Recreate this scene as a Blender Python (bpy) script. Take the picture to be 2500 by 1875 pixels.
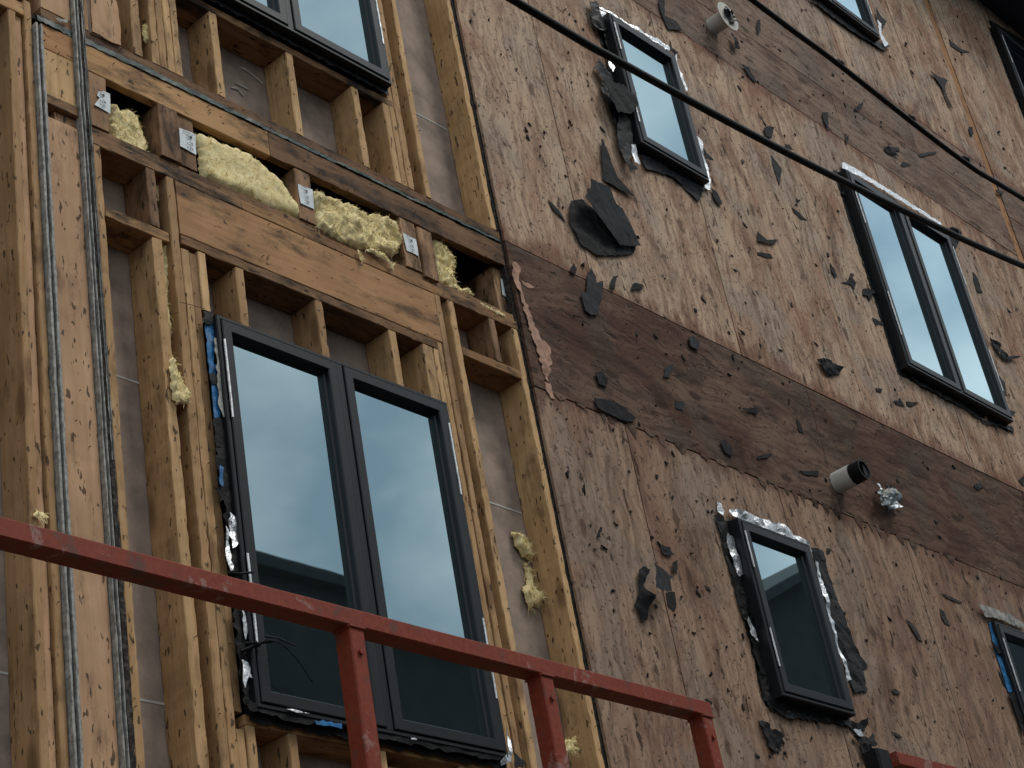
import bpy, bmesh, math, random
from mathutils import Vector, Matrix, noise
from mathutils.geometry import delaunay_2d_cdt
S = bpy.context.scene
for o in list(bpy.data.objects): bpy.data.objects.remove(o)
COL = S.collection
R = math.radians
# ------------------------------------------------------------------ camera
# origin = the lens; X runs along the facade, Y into it (facade plane y = 0), Z up; ground is at z = -1.6
CD = 4.2
RW = ((0.6688818067666534, -0.2736045944346167, -0.6911856874102981),
      (-0.7244635238232416, -0.4482884077842247, -0.5236316511538438),
      (-0.1665825057453313, 0.8509865036242078, -0.49806850877068415))
FPX = 4572.93
cam = bpy.data.cameras.new('camera'); camo = bpy.data.objects.new('camera', cam); COL.objects.link(camo)
M3 = Matrix(RW)
camo.matrix_world = Matrix.Translation((0, -CD, 0)) @ M3.to_4x4()
cam.sensor_width = 36; cam.lens = FPX / 2500 * 36; cam.clip_start = 0.05; cam.clip_end = 2000
S.camera = camo
# ------------------------------------------------------------------ sky, sun, exposure
SUN_EL, SUN_AZ = 55, 148      # azimuth of the direction light comes from, degrees from +Y clockwise
w = bpy.data.worlds.new('World'); S.world = w; w.use_nodes = True
nt = w.node_tree; nt.nodes.clear()
def wn(t, **k):
    n = nt.nodes.new(t)
    for a, b in k.items(): setattr(n, a, b)
    return n
out = wn('ShaderNodeOutputWorld'); bg = wn('ShaderNodeBackground'); bg.inputs[1].default_value = 0.085
sky = wn('ShaderNodeTexSky', sky_type='NISHITA', sun_disc=False)
sky.sun_elevation = R(SUN_EL); sky.sun_rotation = R(SUN_AZ); sky.dust_density = 2.0; sky.ozone_density = 2.0
tc = wn('ShaderNodeTexCoord'); mp = wn('ShaderNodeMapping'); mp.inputs['Scale'].default_value = (1, 1, 1.5)
nz = wn('ShaderNodeTexNoise'); nz.inputs['Scale'].default_value = 2.6; nz.inputs['Detail'].default_value = 7; nz.inputs['Distortion'].default_value = .6
cr = wn('ShaderNodeValToRGB'); cr.color_ramp.elements[0].position = .33; cr.color_ramp.elements[1].position = .66
cr.color_ramp.elements[0].color = (.82, .82, .82, 1)
nz2 = wn('ShaderNodeTexNoise'); nz2.inputs['Scale'].default_value = 6.5; nz2.inputs['Detail'].default_value = 8
cr2 = wn('ShaderNodeValToRGB'); cr2.color_ramp.elements[0].color = (5.2, 6.4, 7.4, 1); cr2.color_ramp.elements[1].color = (11.5, 12.0, 12.2, 1)
cr2.color_ramp.elements[0].position = .38; cr2.color_ramp.elements[1].position = .64
mx = wn('ShaderNodeMix', data_type='RGBA')
L = nt.links.new
L(tc.outputs['Generated'], mp.inputs[0]); L(mp.outputs[0], nz.inputs[0]); L(mp.outputs[0], nz2.inputs[0])
L(nz.outputs[0], cr.inputs[0]); L(nz2.outputs[0], cr2.inputs[0])
L(cr.outputs[0], mx.inputs[0]); L(sky.outputs[0], mx.inputs['A']); L(cr2.outputs[0], mx.inputs['B'])
L(mx.outputs['Result'], bg.inputs[0]); L(bg.outputs[0], out.inputs[0])
sun = bpy.data.lights.new('sun', 'SUN'); sun.energy = 1.35; sun.angle = R(16); sun.color = (1, .95, .88)
so = bpy.data.objects.new('sun', sun); COL.objects.link(so)
az, el = R(SUN_AZ), R(SUN_EL)
dvec = Vector((math.sin(az) * math.cos(el), math.cos(az) * math.cos(el), math.sin(el)))
so.rotation_euler = dvec.to_track_quat('Z', 'Y').to_euler(); so.location = (0, -10, 20)
S.view_settings.view_transform = 'Standard'; S.view_settings.look = 'None'; S.view_settings.gamma = 1
S.view_settings.exposure = 0.27
S.render.engine = 'CYCLES'

# ------------------------------------------------------------------ pixel of the photo -> point on a plane parallel to the facade
def P(px, py, y=0.0):
    r = M3 @ Vector((px - 1250, 937.5 - py, -FPX))
    t = (CD + y) / r.y
    return (r.x * t, r.z * t)
ZM = {'a': (0, 0, 2.654), 'b': (600, 0, 2.654), 'c': (0, 600, 2.654), 'd': (600, 600, 2.654), 'e': (0, 1225, 2.552), 'f': (600, 1225, 2.552),
      'g': (1200, 0, 2.552), 'h': (1850, 0, 2.552), 'i': (1200, 600, 2.552), 'j': (1850, 600, 2.552), 'k': (1200, 1225, 2.552), 'l': (1850, 1225, 2.552),
      'm': (200, 280, 5.53), 'n': (580, 380, 5.184), 'o': (950, 480, 5.53), 'p': (0, 0, 5.53), 'q': (480, 740, 4.74), 'r': (500, 1350, 3.16), 's': (1980, 1080, 8.296),
      't': (1440, 0, 5.184), 'u': (760, 0, 4.424), 'w': (2080, 1780, 10.05), 'v': (1420, 1220, 4.879)}
def Z(k, pts, y=0.0):
    ox, oy, s = ZM[k]
    return [P(ox + a / s, oy + b / s, y) for a, b in pts]

# ------------------------------------------------------------------ materials
def newmat(name):
    m = bpy.data.materials.new(name); m.use_nodes = True
    b = m.node_tree.nodes['Principled BSDF']
    return m, m.node_tree, b
class NT:
    def __init__(s, nt): s.nt = nt
    def n(s, t, ins=None, **k):
        n = s.nt.nodes.new(t)
        for a, b in k.items(): setattr(n, a, b)
        for a, b in (ins or {}).items():
            if isinstance(b, bpy.types.NodeSocket): s.nt.links.new(b, n.inputs[a])
            else: n.inputs[a].default_value = b
        return n
    def noise(s, vec, scale, detail=4, rough=.55, dist=0.0):
        return s.n('ShaderNodeTexNoise', {'Vector': vec, 'Scale': scale, 'Detail': detail, 'Roughness': rough, 'Distortion': dist}).outputs[0]
    def ramp(s, fac, stops):
        n = s.n('ShaderNodeValToRGB', {0: fac}); e = n.color_ramp.elements
        while len(e) < len(stops): e.new(.5)
        for el, (p, c) in zip(e, stops):
            el.position = p; el.color = (c, c, c, 1) if isinstance(c, (int, float)) else (*c, 1)
        return n.outputs[0]
    def mix(s, fac, a, b, mode='MIX'):
        n = s.n('ShaderNodeMix', data_type='RGBA', blend_type=mode)
        for i, v in ((0, fac), ('A', a), ('B', b)):
            sock = n.inputs[i]
            if isinstance(v, bpy.types.NodeSocket): s.nt.links.new(v, sock)
            elif isinstance(v, tuple): sock.default_value = (*v, 1)
            else: sock.default_value = v
        return n.outputs['Result']
    def math(s, op, a, b=0.0):
        n = s.n('ShaderNodeMath', {0: a, 1: b}, operation=op); return n.outputs[0]
    def coords(s, scale=(1, 1, 1), rnd=True, kind='Object'):
        v = s.n('ShaderNodeTexCoord').outputs[kind]
        if rnd:
            r = s.n('ShaderNodeObjectInfo').outputs['Random']
            r = s.math('MULTIPLY', r, 37.0)
            v = s.n('ShaderNodeVectorMath', {0: v, 1: r}, operation='ADD').outputs[0]
        return s.n('ShaderNodeMapping', {'Vector': v, 'Scale': scale}).outputs[0]
    def bump(s, h, strength, dist=.002):
        return s.n('ShaderNodeBump', {'Height': h, 'Strength': strength, 'Distance': dist}).outputs[0]

def wood(name, axis, c1, c2, dirt=(.045, .026, .014), stain=.5, speck=.8, knots=True, vary=.42, thr=.53):
    m, t, b = newmat(name); N = NT(t)
    sc = {'z': (1, 1, .05), 'x': (.05, 1, 1)}[axis]
    sk = {'z': (1, 1, .35), 'x': (.35, 1, 1)}[axis]
    v = N.coords(sc); v1 = N.coords(sk)
    g = N.noise(v, 55, 6, .65, .5)
    col = N.mix(N.ramp(g, [(.3, 0.), (.72, 1.)]), c1, c2)
    big = N.noise(N.coords(), 3.5, 3)
    col = N.mix(N.ramp(big, [(.35, 0.), (.7, .55)]), col, tuple(x * .62 for x in c1))
    # tone differs from board to board
    rr = N.n('ShaderNodeObjectInfo').outputs['Random']
    col = N.mix(1.0, col, N.ramp(rr, [(0., (1 - vary * .8, 1 - vary, 1 - vary * 1.1)), (.5, (1., .93, .86)), (1., (1 + vary * .3, 1 + vary * .15, 1.))]), 'MULTIPLY')
    if knots:
        vo = N.n('ShaderNodeTexVoronoi', {'Vector': v1, 'Scale': 5.2, 'Randomness': 1.0})
        kf = N.ramp(vo.outputs['Distance'], [(.09, 1.), (.17, 0.)])
        col = N.mix(N.math('MULTIPLY', kf, .65), col, (.11, .05, .024))
    # mould and water stains
    st = N.noise(N.coords(sk), 9, 6, .7)
    col = N.mix(N.ramp(st, [(thr, 0.), (thr + .16, stain)]), col, dirt)
    # staple and nail holes
    sp = N.noise(v1, 60, 2, .4)
    col = N.mix(N.ramp(sp, [(.655, 0.), (.69, speck)]), col, (.02, .012, .008))
    t.links.new(col, b.inputs['Base Color']); b.inputs['Roughness'].default_value = .82
    b.inputs['Specular IOR Level'].default_value = .25
    t.links.new(N.bump(N.math('ADD', g, N.math('MULTIPLY', st, .6)), .5, .002), b.inputs['Normal'])
    return m
def plain(name, col, rough=.7, metal=0, nscale=30, var=.25, bump=.2, spec=.4, dist=.001, col2=None, thr=(.35, .65)):
    m, t, b = newmat(name); N = NT(t)
    n = N.noise(N.coords(), nscale, 5, .6)
    c = N.mix(N.ramp(n, [(thr[0], 0.), (thr[1], 1.)]), tuple(x * (1 - var) for x in col), col2 or tuple(min(1, x * (1 + var)) for x in col))
    t.links.new(c, b.inputs['Base Color']); b.inputs['Roughness'].default_value = rough; b.inputs['Metallic'].default_value = metal
    b.inputs['Specular IOR Level'].default_value = spec
    if bump: t.links.new(N.bump(n, bump, dist), b.inputs['Normal'])
    return m
def ply(name, axis, cream, red, grey, dark, amount, bleed=True, tone=1.0):
    """weathered face veneer: wavy grain, red-brown and grey patches, damp stains, glue marks, pits"""
    m, t, b = newmat(name); N = NT(t)
    v0 = N.coords()
    wv = N.n('ShaderNodeTexNoise', {'Vector': v0, 'Scale': 3.2, 'Detail': 4.0}).outputs['Color']
    warp = N.n('ShaderNodeVectorMath', {0: wv, 1: (.22, 0, .22)}, operation='MULTIPLY').outputs[0]
    vw = N.n('ShaderNodeVectorMath', {0: v0, 1: warp}, operation='ADD').outputs[0]
    g = N.n('ShaderNodeMapping', {'Vector': vw, 'Scale': {'z': (1, 1, .075), 'x': (.075, 1, 1)}[axis]}).outputs[0]
    s2 = N.n('ShaderNodeMapping', {'Vector': v0, 'Scale': {'z': (1, 1, .45), 'x': (.4, 1, 1)}[axis]}).outputs[0]
    p1 = N.noise(s2, 2.4, 7, .66, .9); p2 = N.noise(v0, 1.9, 5, .6, .6)
    col = N.mix(N.ramp(p1, [(.45, 0.), (.60, 1.)]), cream, red)
    col = N.mix(N.ramp(p2, [(.50, 0.), (.62, .75)]), col, grey)
    # grain
    g1 = N.noise(g, 34, 5, .6); g2 = N.noise(g, 95, 3, .6)
    col = N.mix(N.ramp(g1, [(.38, .50), (.54, 0.)]), col, tuple(x * .45 for x in red))
    col = N.mix(N.ramp(g1, [(.56, 0.), (.74, .40)]), col, tuple(min(1, x * 1.2) for x in cream))
    # mottling, damp stains
    mt = N.noise(s2, 15, 5, .75, .7)
    col = N.mix(N.ramp(mt, [(.52, 0.), (.70, .70)]), col, tuple(x * .42 for x in red))
    st = N.noise(s2, 3.6, 8, .72, .9)
    col = N.mix(N.ramp(st, [(.52, 0.), (.70, amount)]), col, dark)
    if bleed:
        z = N.n('ShaderNodeSeparateXYZ', {0: N.n('ShaderNodeTexCoord').outputs['Object']}).outputs[2]
        for zc in (5.62, 6.395, 8.79, 9.62):
            d = N.math('ABSOLUTE', N.math('SUBTRACT', z, zc))
            f = N.math('ADD', N.math('MULTIPLY', d, -2.6), N.math('MULTIPLY', N.noise(s2, 5.5, 6, .7), 1.5))
            col = N.mix(N.ramp(f, [(.52, 0.), (.72, .72)]), col, (dark[0] * 1.5, dark[1] * 1.3, dark[2] * 1.2))
    # brown glue marks and knots
    vo = N.n('ShaderNodeTexVoronoi', {'Vector': s2, 'Scale': 8.0})
    wob = N.math('ADD', vo.outputs['Distance'], N.math('MULTIPLY', N.noise(v0, 26, 4), .22))
    k = N.math('MULTIPLY', N.ramp(wob, [(.24, 1.), (.33, 0.)]), N.ramp(N.n('ShaderNodeSeparateColor', {0: vo.outputs['Color']}).outputs[0], [(.5, 0.), (.6, 1.)]))
    col = N.mix(N.math('MULTIPLY', k, .75), col, tuple(x * .28 for x in red))
    # pits
    sp = N.noise(N.n('ShaderNodeMapping', {'Vector': v0, 'Scale': (1, 1, .8)}).outputs[0], 52, 3, .6, .8)
    col = N.mix(N.ramp(sp, [(.60, 0.), (.66, .85)]), col, (.028, .017, .013))
    sp2 = N.noise(s2, 21, 4, .6, .6)
    col = N.mix(N.ramp(sp2, [(.635, 0.), (.68, .85)]), col, (.035, .020, .015))
    t.links.new(col, b.inputs['Base Color']); b.inputs['Roughness'].default_value = .88
    b.inputs['Specular IOR Level'].default_value = .15
    h = N.math('ADD', N.math('MULTIPLY', g1, .9), N.math('ADD', N.math('MULTIPLY', g2, .35), N.math('MULTIPLY', N.ramp(sp2, [(.6, 0.), (.7, 1.)]), -1.3)))
    t.links.new(N.bump(h, .8, .005), b.inputs['Normal'])
    return m
MT = {}
MT['stud_v'] = wood('stud wood upright', 'z', (.44, .275, .13), (.65, .46, .255), stain=.6)
MT['stud_h'] = wood('stud wood level', 'x', (.34, .19, .085), (.53, .34, .165), stain=.9, thr=.50)
MT['stud_old_v'] = wood('weathered wood upright', 'z', (.27, .155, .085), (.46, .31, .185), stain=.95, thr=.48)
MT['plate_old'] = wood('water stained plate', 'x', (.19, .105, .052), (.34, .21, .11), dirt=(.018, .013, .010), stain=.95, speck=.9, thr=.47)
MT['lvl'] = wood('pink header board', 'x', (.38, .20, .088), (.51, .30, .15), stain=.8, vary=.1, thr=.52)
MT['lvl_v'] = wood('pink corner board', 'z', (.47, .285, .165), (.60, .40, .25), stain=.7, vary=.1, thr=.53)
MT['ply_v'] = ply('weathered plywood', 'z', (.48, .34, .235), (.31, .175, .112), (.35, .285, .222), (.105, .053, .037), .85)
MT['ply_low'] = ply('shade-toned plywood', 'z', (.34, .23, .158), (.245, .142, .095), (.25, .195, .155), (.075, .043, .032), .85)  # darker copy of the weathered plywood, dimmer light low down put into its colour
MT['ply_band'] = ply('soaked plywood band', 'x', (.155, .098, .068), (.082, .040, .027), (.095, .072, .056), (.020, .011, .009), .95, False)
MT['ply_band2'] = ply('stained plywood band', 'x', (.255, .175, .128), (.145, .082, .060), (.165, .13, .106), (.065, .038, .03), .9, False)
MT['gap'] = wood('orange stud wood', 'z', (.36, .18, .07), (.50, .28, .13), stain=.6)
MT['veneer'] = plain('torn pink veneer', (.36, .21, .145), .85, nscale=25, var=.3)
MT['board'] = plain('grey wallboard back', (.275, .212, .170), .9, nscale=9, var=.25, bump=.1)
MT['seam'] = plain('wallboard seam', (.45, .43, .40), .9, nscale=40, var=.1)
MT['frame'] = plain('charcoal window paint', (.0075, .009, .0105), .42, nscale=8, var=.12, bump=.03, spec=.33)
MT['rubber'] = plain('black flashing membrane', (.0045, .0045, .005), .6, spec=.2, nscale=60, var=.5, bump=.6, dist=.003)
MT['felt'] = plain('black building paper', (.009, .009, .0105), .8, spec=.2, nscale=50, var=.35, bump=.4, dist=.002)
MT['felt_grey'] = plain('grey building paper', (.020, .021, .024), .8, spec=.2, nscale=40, var=.3, bump=.3)
MT['foil'] = plain('foil tape', (.75, .80, .84), .32, metal=.85, nscale=90, var=.35, bump=.9, dist=.004)
MT['blue'] = plain('blue tape', (.02, .13, .30), .45, nscale=40, var=.5, bump=.5)
MT['green'] = plain('dark green membrane', (.008, .035, .028), .5, nscale=25, var=.6, bump=.4)
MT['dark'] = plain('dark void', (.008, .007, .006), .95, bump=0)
MT['rot'] = plain('rotted black wood', (.02, .016, .012), .9, nscale=60, var=.6, bump=1., dist=.006, col2=(.09, .075, .06), thr=(.45, .75))
MT['strip'] = plain('weathered grey strip', (.24, .235, .215), .6, nscale=45, var=.35, bump=.5, col2=(.38, .37, .33))
MT['paper'] = plain('white tag paper', (.62, .67, .68), .7, nscale=30, var=.06, bump=.05)
MT['ink'] = plain('black ink', (.05, .06, .06), .8, bump=0)
MT['pvc'] = plain('cream plastic pipe', (.62, .60, .53), .5, nscale=14, var=.2, bump=.1, col2=(.42, .39, .33), thr=(.45, .75))
MT['plastic'] = plain('crumpled clear plastic', (.36, .40, .41), .25, nscale=40, var=.4, bump=.8, dist=.004)
MT['cable'] = plain('black cable jacket', (.004, .0035, .0035), .6, nscale=80, var=.3, bump=.2, spec=.2)
MT['soffit'] = plain('dark soffit', (.012, .014, .028), .6, nscale=12, var=.2, bump=.1)
MT['rust'] = plain('rusty nail', (.05, .028, .018), .7, bump=0)
MT['brick'] = plain('dark brick', (.030, .034, .036), .9, nscale=3, var=.2, bump=.1)
MT['roof'] = plain('dark shingles', (.030, .036, .040), .9, nscale=5, var=.2, bump=.1)
MT['asphalt'] = plain('asphalt', (.05, .05, .05), .9, nscale=20, var=.2, bump=.2)
MT['concrete'] = plain('concrete base', (.28, .27, .25), .9, nscale=12, var=.15, bump=.2)
MT['metal'] = plain('silver hinge', (.72, .74, .74), .45, metal=.5, nscale=150, var=.3, bump=.3)
def insul():
    m, t, b = newmat('yellow glass wool'); N = NT(t)
    v = N.coords(); n = N.noise(v, 28, 8, .7, 1.0); f = N.noise(v, 220, 3, .7, 2.0)
    c = N.mix(N.ramp(n, [(.3, 0.), (.65, 1.)]), (.66, .49, .20), (.92, .81, .47))
    c = N.mix(N.ramp(N.noise(v, 9, 5, .7), [(.56, 0.), (.75, .6)]), c, (.26, .20, .10))
    t.links.new(c, b.inputs['Base Color']); b.inputs['Roughness'].default_value = .95; b.inputs['Specular IOR Level'].default_value = .1
    t.links.new(N.bump(N.math('ADD', n, N.math('MULTIPLY', f, .5)), .7, .004), b.inputs['Normal'])
    return m
MT['wool'] = insul()
def redpaint():
    m, t, b = newmat('scuffed red paint'); N = NT(t)
    v = N.coords(); n = N.noise(v, 7, 8, .72, .5); n2 = N.noise(v, 60, 4, .6); r = N.noise(v, 15, 7, .7)
    c = N.mix(N.ramp(n2, [(.3, 0.), (.7, 1.)]), (.15, .024, .011), (.225, .040, .018))
    c = N.mix(N.ramp(r, [(.56, 0.), (.64, .8)]), c, (.085, .045, .036))
    c = N.mix(N.ramp(n, [(.58, 0.), (.62, .7)]), c, (.26, .16, .14))
    t.links.new(c, b.inputs['Base Color']); b.inputs['Roughness'].default_value = .62; b.inputs['Specular IOR Level'].default_value = .25
    t.links.new(N.bump(N.math('ADD', n, r), .25, .002), b.inputs['Normal'])
    return m
MT['red'] = redpaint()
def glass():
    m, t, b = newmat('double glazing'); N = NT(t)
    t.nodes.remove(b); o = t.nodes['Material Output']
    # coated panes: mirror-like at a slant, dark unlit room behind
    fr = N.math('MINIMUM', N.math('MULTIPLY', N.n('ShaderNodeFresnel', {'IOR': 2.05}).outputs[0], 2.75), .95)
    wob = N.bump(N.noise(N.coords(), 2.2, 2), .035, .004)
    gl = N.n('ShaderNodeBsdfGlossy', {'Color': (.68, .90, .97, 1), 'Roughness': .015, 'Normal': wob})
    df = N.n('ShaderNodeBsdfDiffuse', {'Color': (.010, .014, .014, 1)})
    mxs = N.n('ShaderNodeMixShader', {0: fr, 1: df.outputs[0], 2: gl.outputs[0]})
    t.links.new(mxs.outputs[0], o.inputs[0])
    return m
MT['glass'] = glass()

# ------------------------------------------------------------------ object helpers
def tag(o, label=None, cat=None, group=None, kind=None):
    if label: o['label'] = label
    if cat: o['category'] = cat
    if group: o['group'] = group
    if kind: o['kind'] = kind
    return o
def empty(name, loc, label, cat, group=None, kind=None):
    o = bpy.data.objects.new(name, None); COL.objects.link(o); o.location = loc; o.empty_display_size = .1
    return tag(o, label, cat, group, kind)
def origin_of(p):
    v = Vector((0, 0, 0))
    while p is not None: v += Vector(p.location); p = p.parent
    return v
def link(name, verts, faces, mats, parent=None, mi=None, smooth=False, center=False):
    off = origin_of(parent)
    loc = Vector((0, 0, 0))
    if center and parent is None:
        loc = sum((Vector(v) for v in verts), Vector()) / len(verts); off = loc
    me = bpy.data.meshes.new(name)
    me.from_pydata([tuple(Vector(v) - off) for v in verts], [], faces)
    if not isinstance(mats, (list, tuple)): mats = [mats]
    for m in mats: me.materials.append(MT[m] if isinstance(m, str) else m)
    if mi:
        for p, i in zip(me.polygons, mi): p.material_index = i
    if smooth:
        for p in me.polygons: p.use_smooth = True
    me.update()
    o = bpy.data.objects.new(name, me); COL.objects.link(o)
    if parent is not None: o.parent = parent
    else: o.location = loc
    return o
class MB:
    def __init__(s): s.v = []; s.f = []; s.m = []
    def add(s, vs, fs, m=0):
        b = len(s.v); s.v += [tuple(v) for v in vs]; s.f += [tuple(b + i for i in f) for f in fs]; s.m += [m] * len(fs)
    def box(s, x0, x1, y0, y1, z0, z1, m=0):
        s.add([(x0, y0, z0), (x1, y0, z0), (x1, y1, z0), (x0, y1, z0), (x0, y0, z1), (x1, y0, z1), (x1, y1, z1), (x0, y1, z1)],
              [(0, 3, 2, 1), (4, 5, 6, 7), (0, 1, 5, 4), (1, 2, 6, 5), (2, 3, 7, 6), (3, 0, 4, 7)], m)
    def bevbox(s, x0, x1, y0, y1, z0, z1, axis, ch=.004, m=0, n=1, jit=0., seed=0):
        """box swept along an axis with chamfered long edges and optional chewed edges"""
        rg = random.Random(seed)
        a0, a1 = {'x': (x0, x1), 'y': (y0, y1), 'z': (z0, z1)}[axis]
        (u0, u1), (v0, v1) = {'x': ((y0, y1), (z0, z1)), 'y': ((x0, x1), (z0, z1)), 'z': ((x0, x1), (y0, y1))}[axis]
        sec = [(u0 + ch, v0), (u1 - ch, v0), (u1, v0 + ch), (u1, v1 - ch), (u1 - ch, v1), (u0 + ch, v1), (u0, v1 - ch), (u0, v0 + ch)]
        vs = []; fs = []
        wj = [0.] * 8
        for i in range(n + 1):
            a = a0 + (a1 - a0) * i / n
            for k, (u, v) in enumerate(sec):
                j = jit * (rg.random() ** 2.5) if jit else 0
                cu, cv = (u0 + u1) / 2, (v0 + v1) / 2
                uu = u + (cu - u) / (abs(cu - u) + 1e-6) * j * (1 if abs(u - u0) < ch * 2 or abs(u - u1) < ch * 2 else 0)
                vv = v + (cv - v) / (abs(cv - v) + 1e-6) * j * .6
                vs.append({'x': (a, uu, vv), 'y': (uu, a, vv), 'z': (uu, vv, a)}[axis])
        for i in range(n):
            for k in range(8):
                q = (k + 1) % 8
                fs.append((i * 8 + k, i * 8 + q, i * 8 + 8 + q, i * 8 + 8 + k))
        fs.append(tuple(range(7, -1, -1))); fs.append(tuple(n * 8 + k for k in range(8)))
        s.add(vs, fs, m)
    def tube(s, pts, r, n=8, m=0, cap=True):
        pts = [Vector(p) for p in pts]; b = []
        up = Vector((0, 0, 1))
        vs = []
        for i, p in enumerate(pts):
            d = (pts[min(i + 1, len(pts) - 1)] - pts[max(i - 1, 0)]).normalized()
            a = d.cross(up) if abs(d.dot(up)) < .95 else d.cross(Vector((1, 0, 0)))
            a.normalize(); c = a.cross(d)
            rr = r[i] if isinstance(r, (list, tuple)) else r
            for k in range(n):
                t = 2 * math.pi * k / n
                vs.append(p + a * math.cos(t) * rr + c * math.sin(t) * rr)
        fs = []
        for i in range(len(pts) - 1):
            for k in range(n):
                q = (k + 1) % n
                fs.append((i * n + k, i * n + q, i * n + n + q, i * n + n + k))
        if cap: fs += [tuple(range(n - 1, -1, -1)), tuple((len(pts) - 1) * n + k for k in range(n))]
        s.add(vs, fs, m)
    def ring(s, x0, x1, z0, z1, prof, m=0):
        """profile of (inset, y) points swept round a rectangle with mitred corners"""
        vs = []
        for (d, y) in prof:
            vs += [(x0 + d, y, z0 + d), (x1 - d, y, z0 + d), (x1 - d, y, z1 - d), (x0 + d, y, z1 - d)]
        fs = []
        for i in range(len(prof) - 1):
            for k in range(4):
                q = (k + 1) % 4
                fs.append((i * 4 + k, i * 4 + q, i * 4 + 4 + q, i * 4 + 4 + k))
        s.add(vs, fs, m)
    def build(s, name, mats, parent=None, smooth=False, center=False):
        return link(name, s.v, s.f, mats, parent, s.m, smooth, center)
def fixn(o):
    bm = bmesh.new(); bm.from_mesh(o.data); bmesh.ops.recalc_face_normals(bm, faces=bm.faces); bm.to_mesh(o.data); bm.free(); return o

SEED = [0]
def board(name, x0, x1, z0, z1, y0=0., y1=.14, mat='stud_v', parent=None, label=None, jit=.004, nails=0, axis=None, seg=.035):
    SEED[0] += 1; rg = random.Random(SEED[0] * 7 + 1)
    b = MB(); axis = axis or ('z' if (z1 - z0) > (x1 - x0) else 'x')
    ln = (z1 - z0) if axis == 'z' else (x1 - x0)
    b.bevbox(x0, x1, y0, y1, z0, z1, axis, .003, 0, max(2, int(ln / seg)), jit * .6, SEED[0])
    for i in range(nails):
        x = rg.uniform(x0 + .006, x1 - .006); z = rg.uniform(z0, z1); l = rg.uniform(.003, .012)
        b.tube([(x, y0 + .004, z), (x + rg.uniform(-.006, .006), y0 - l, z + rg.uniform(-.008, .004))], .0016, 5, 1)
    o = fixn(b.build(name, [mat, 'rust'], parent))
    if label: o['label'] = label
    return o
def inside(p, poly):
    c = False; j = len(poly) - 1
    for i in range(len(poly)):
        if (poly[i][1] > p[1]) != (poly[j][1] > p[1]) and p[0] < (poly[j][0] - poly[i][0]) * (p[1] - poly[i][1]) / (poly[j][1] - poly[i][1]) + poly[i][0]: c = not c
        j = i
    return c
def sdist(p, poly):
    d = 9e9
    for i in range(len(poly)):
        ax, ay = poly[i - 1]; bx, by = poly[i]
        dx, dy = bx - ax, by - ay; L2 = dx * dx + dy * dy or 1e-9
        t = max(0, min(1, ((p[0] - ax) * dx + (p[1] - ay) * dy) / L2))
        d = min(d, math.hypot(p[0] - ax - t * dx, p[1] - ay - t * dy))
    return d
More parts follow.
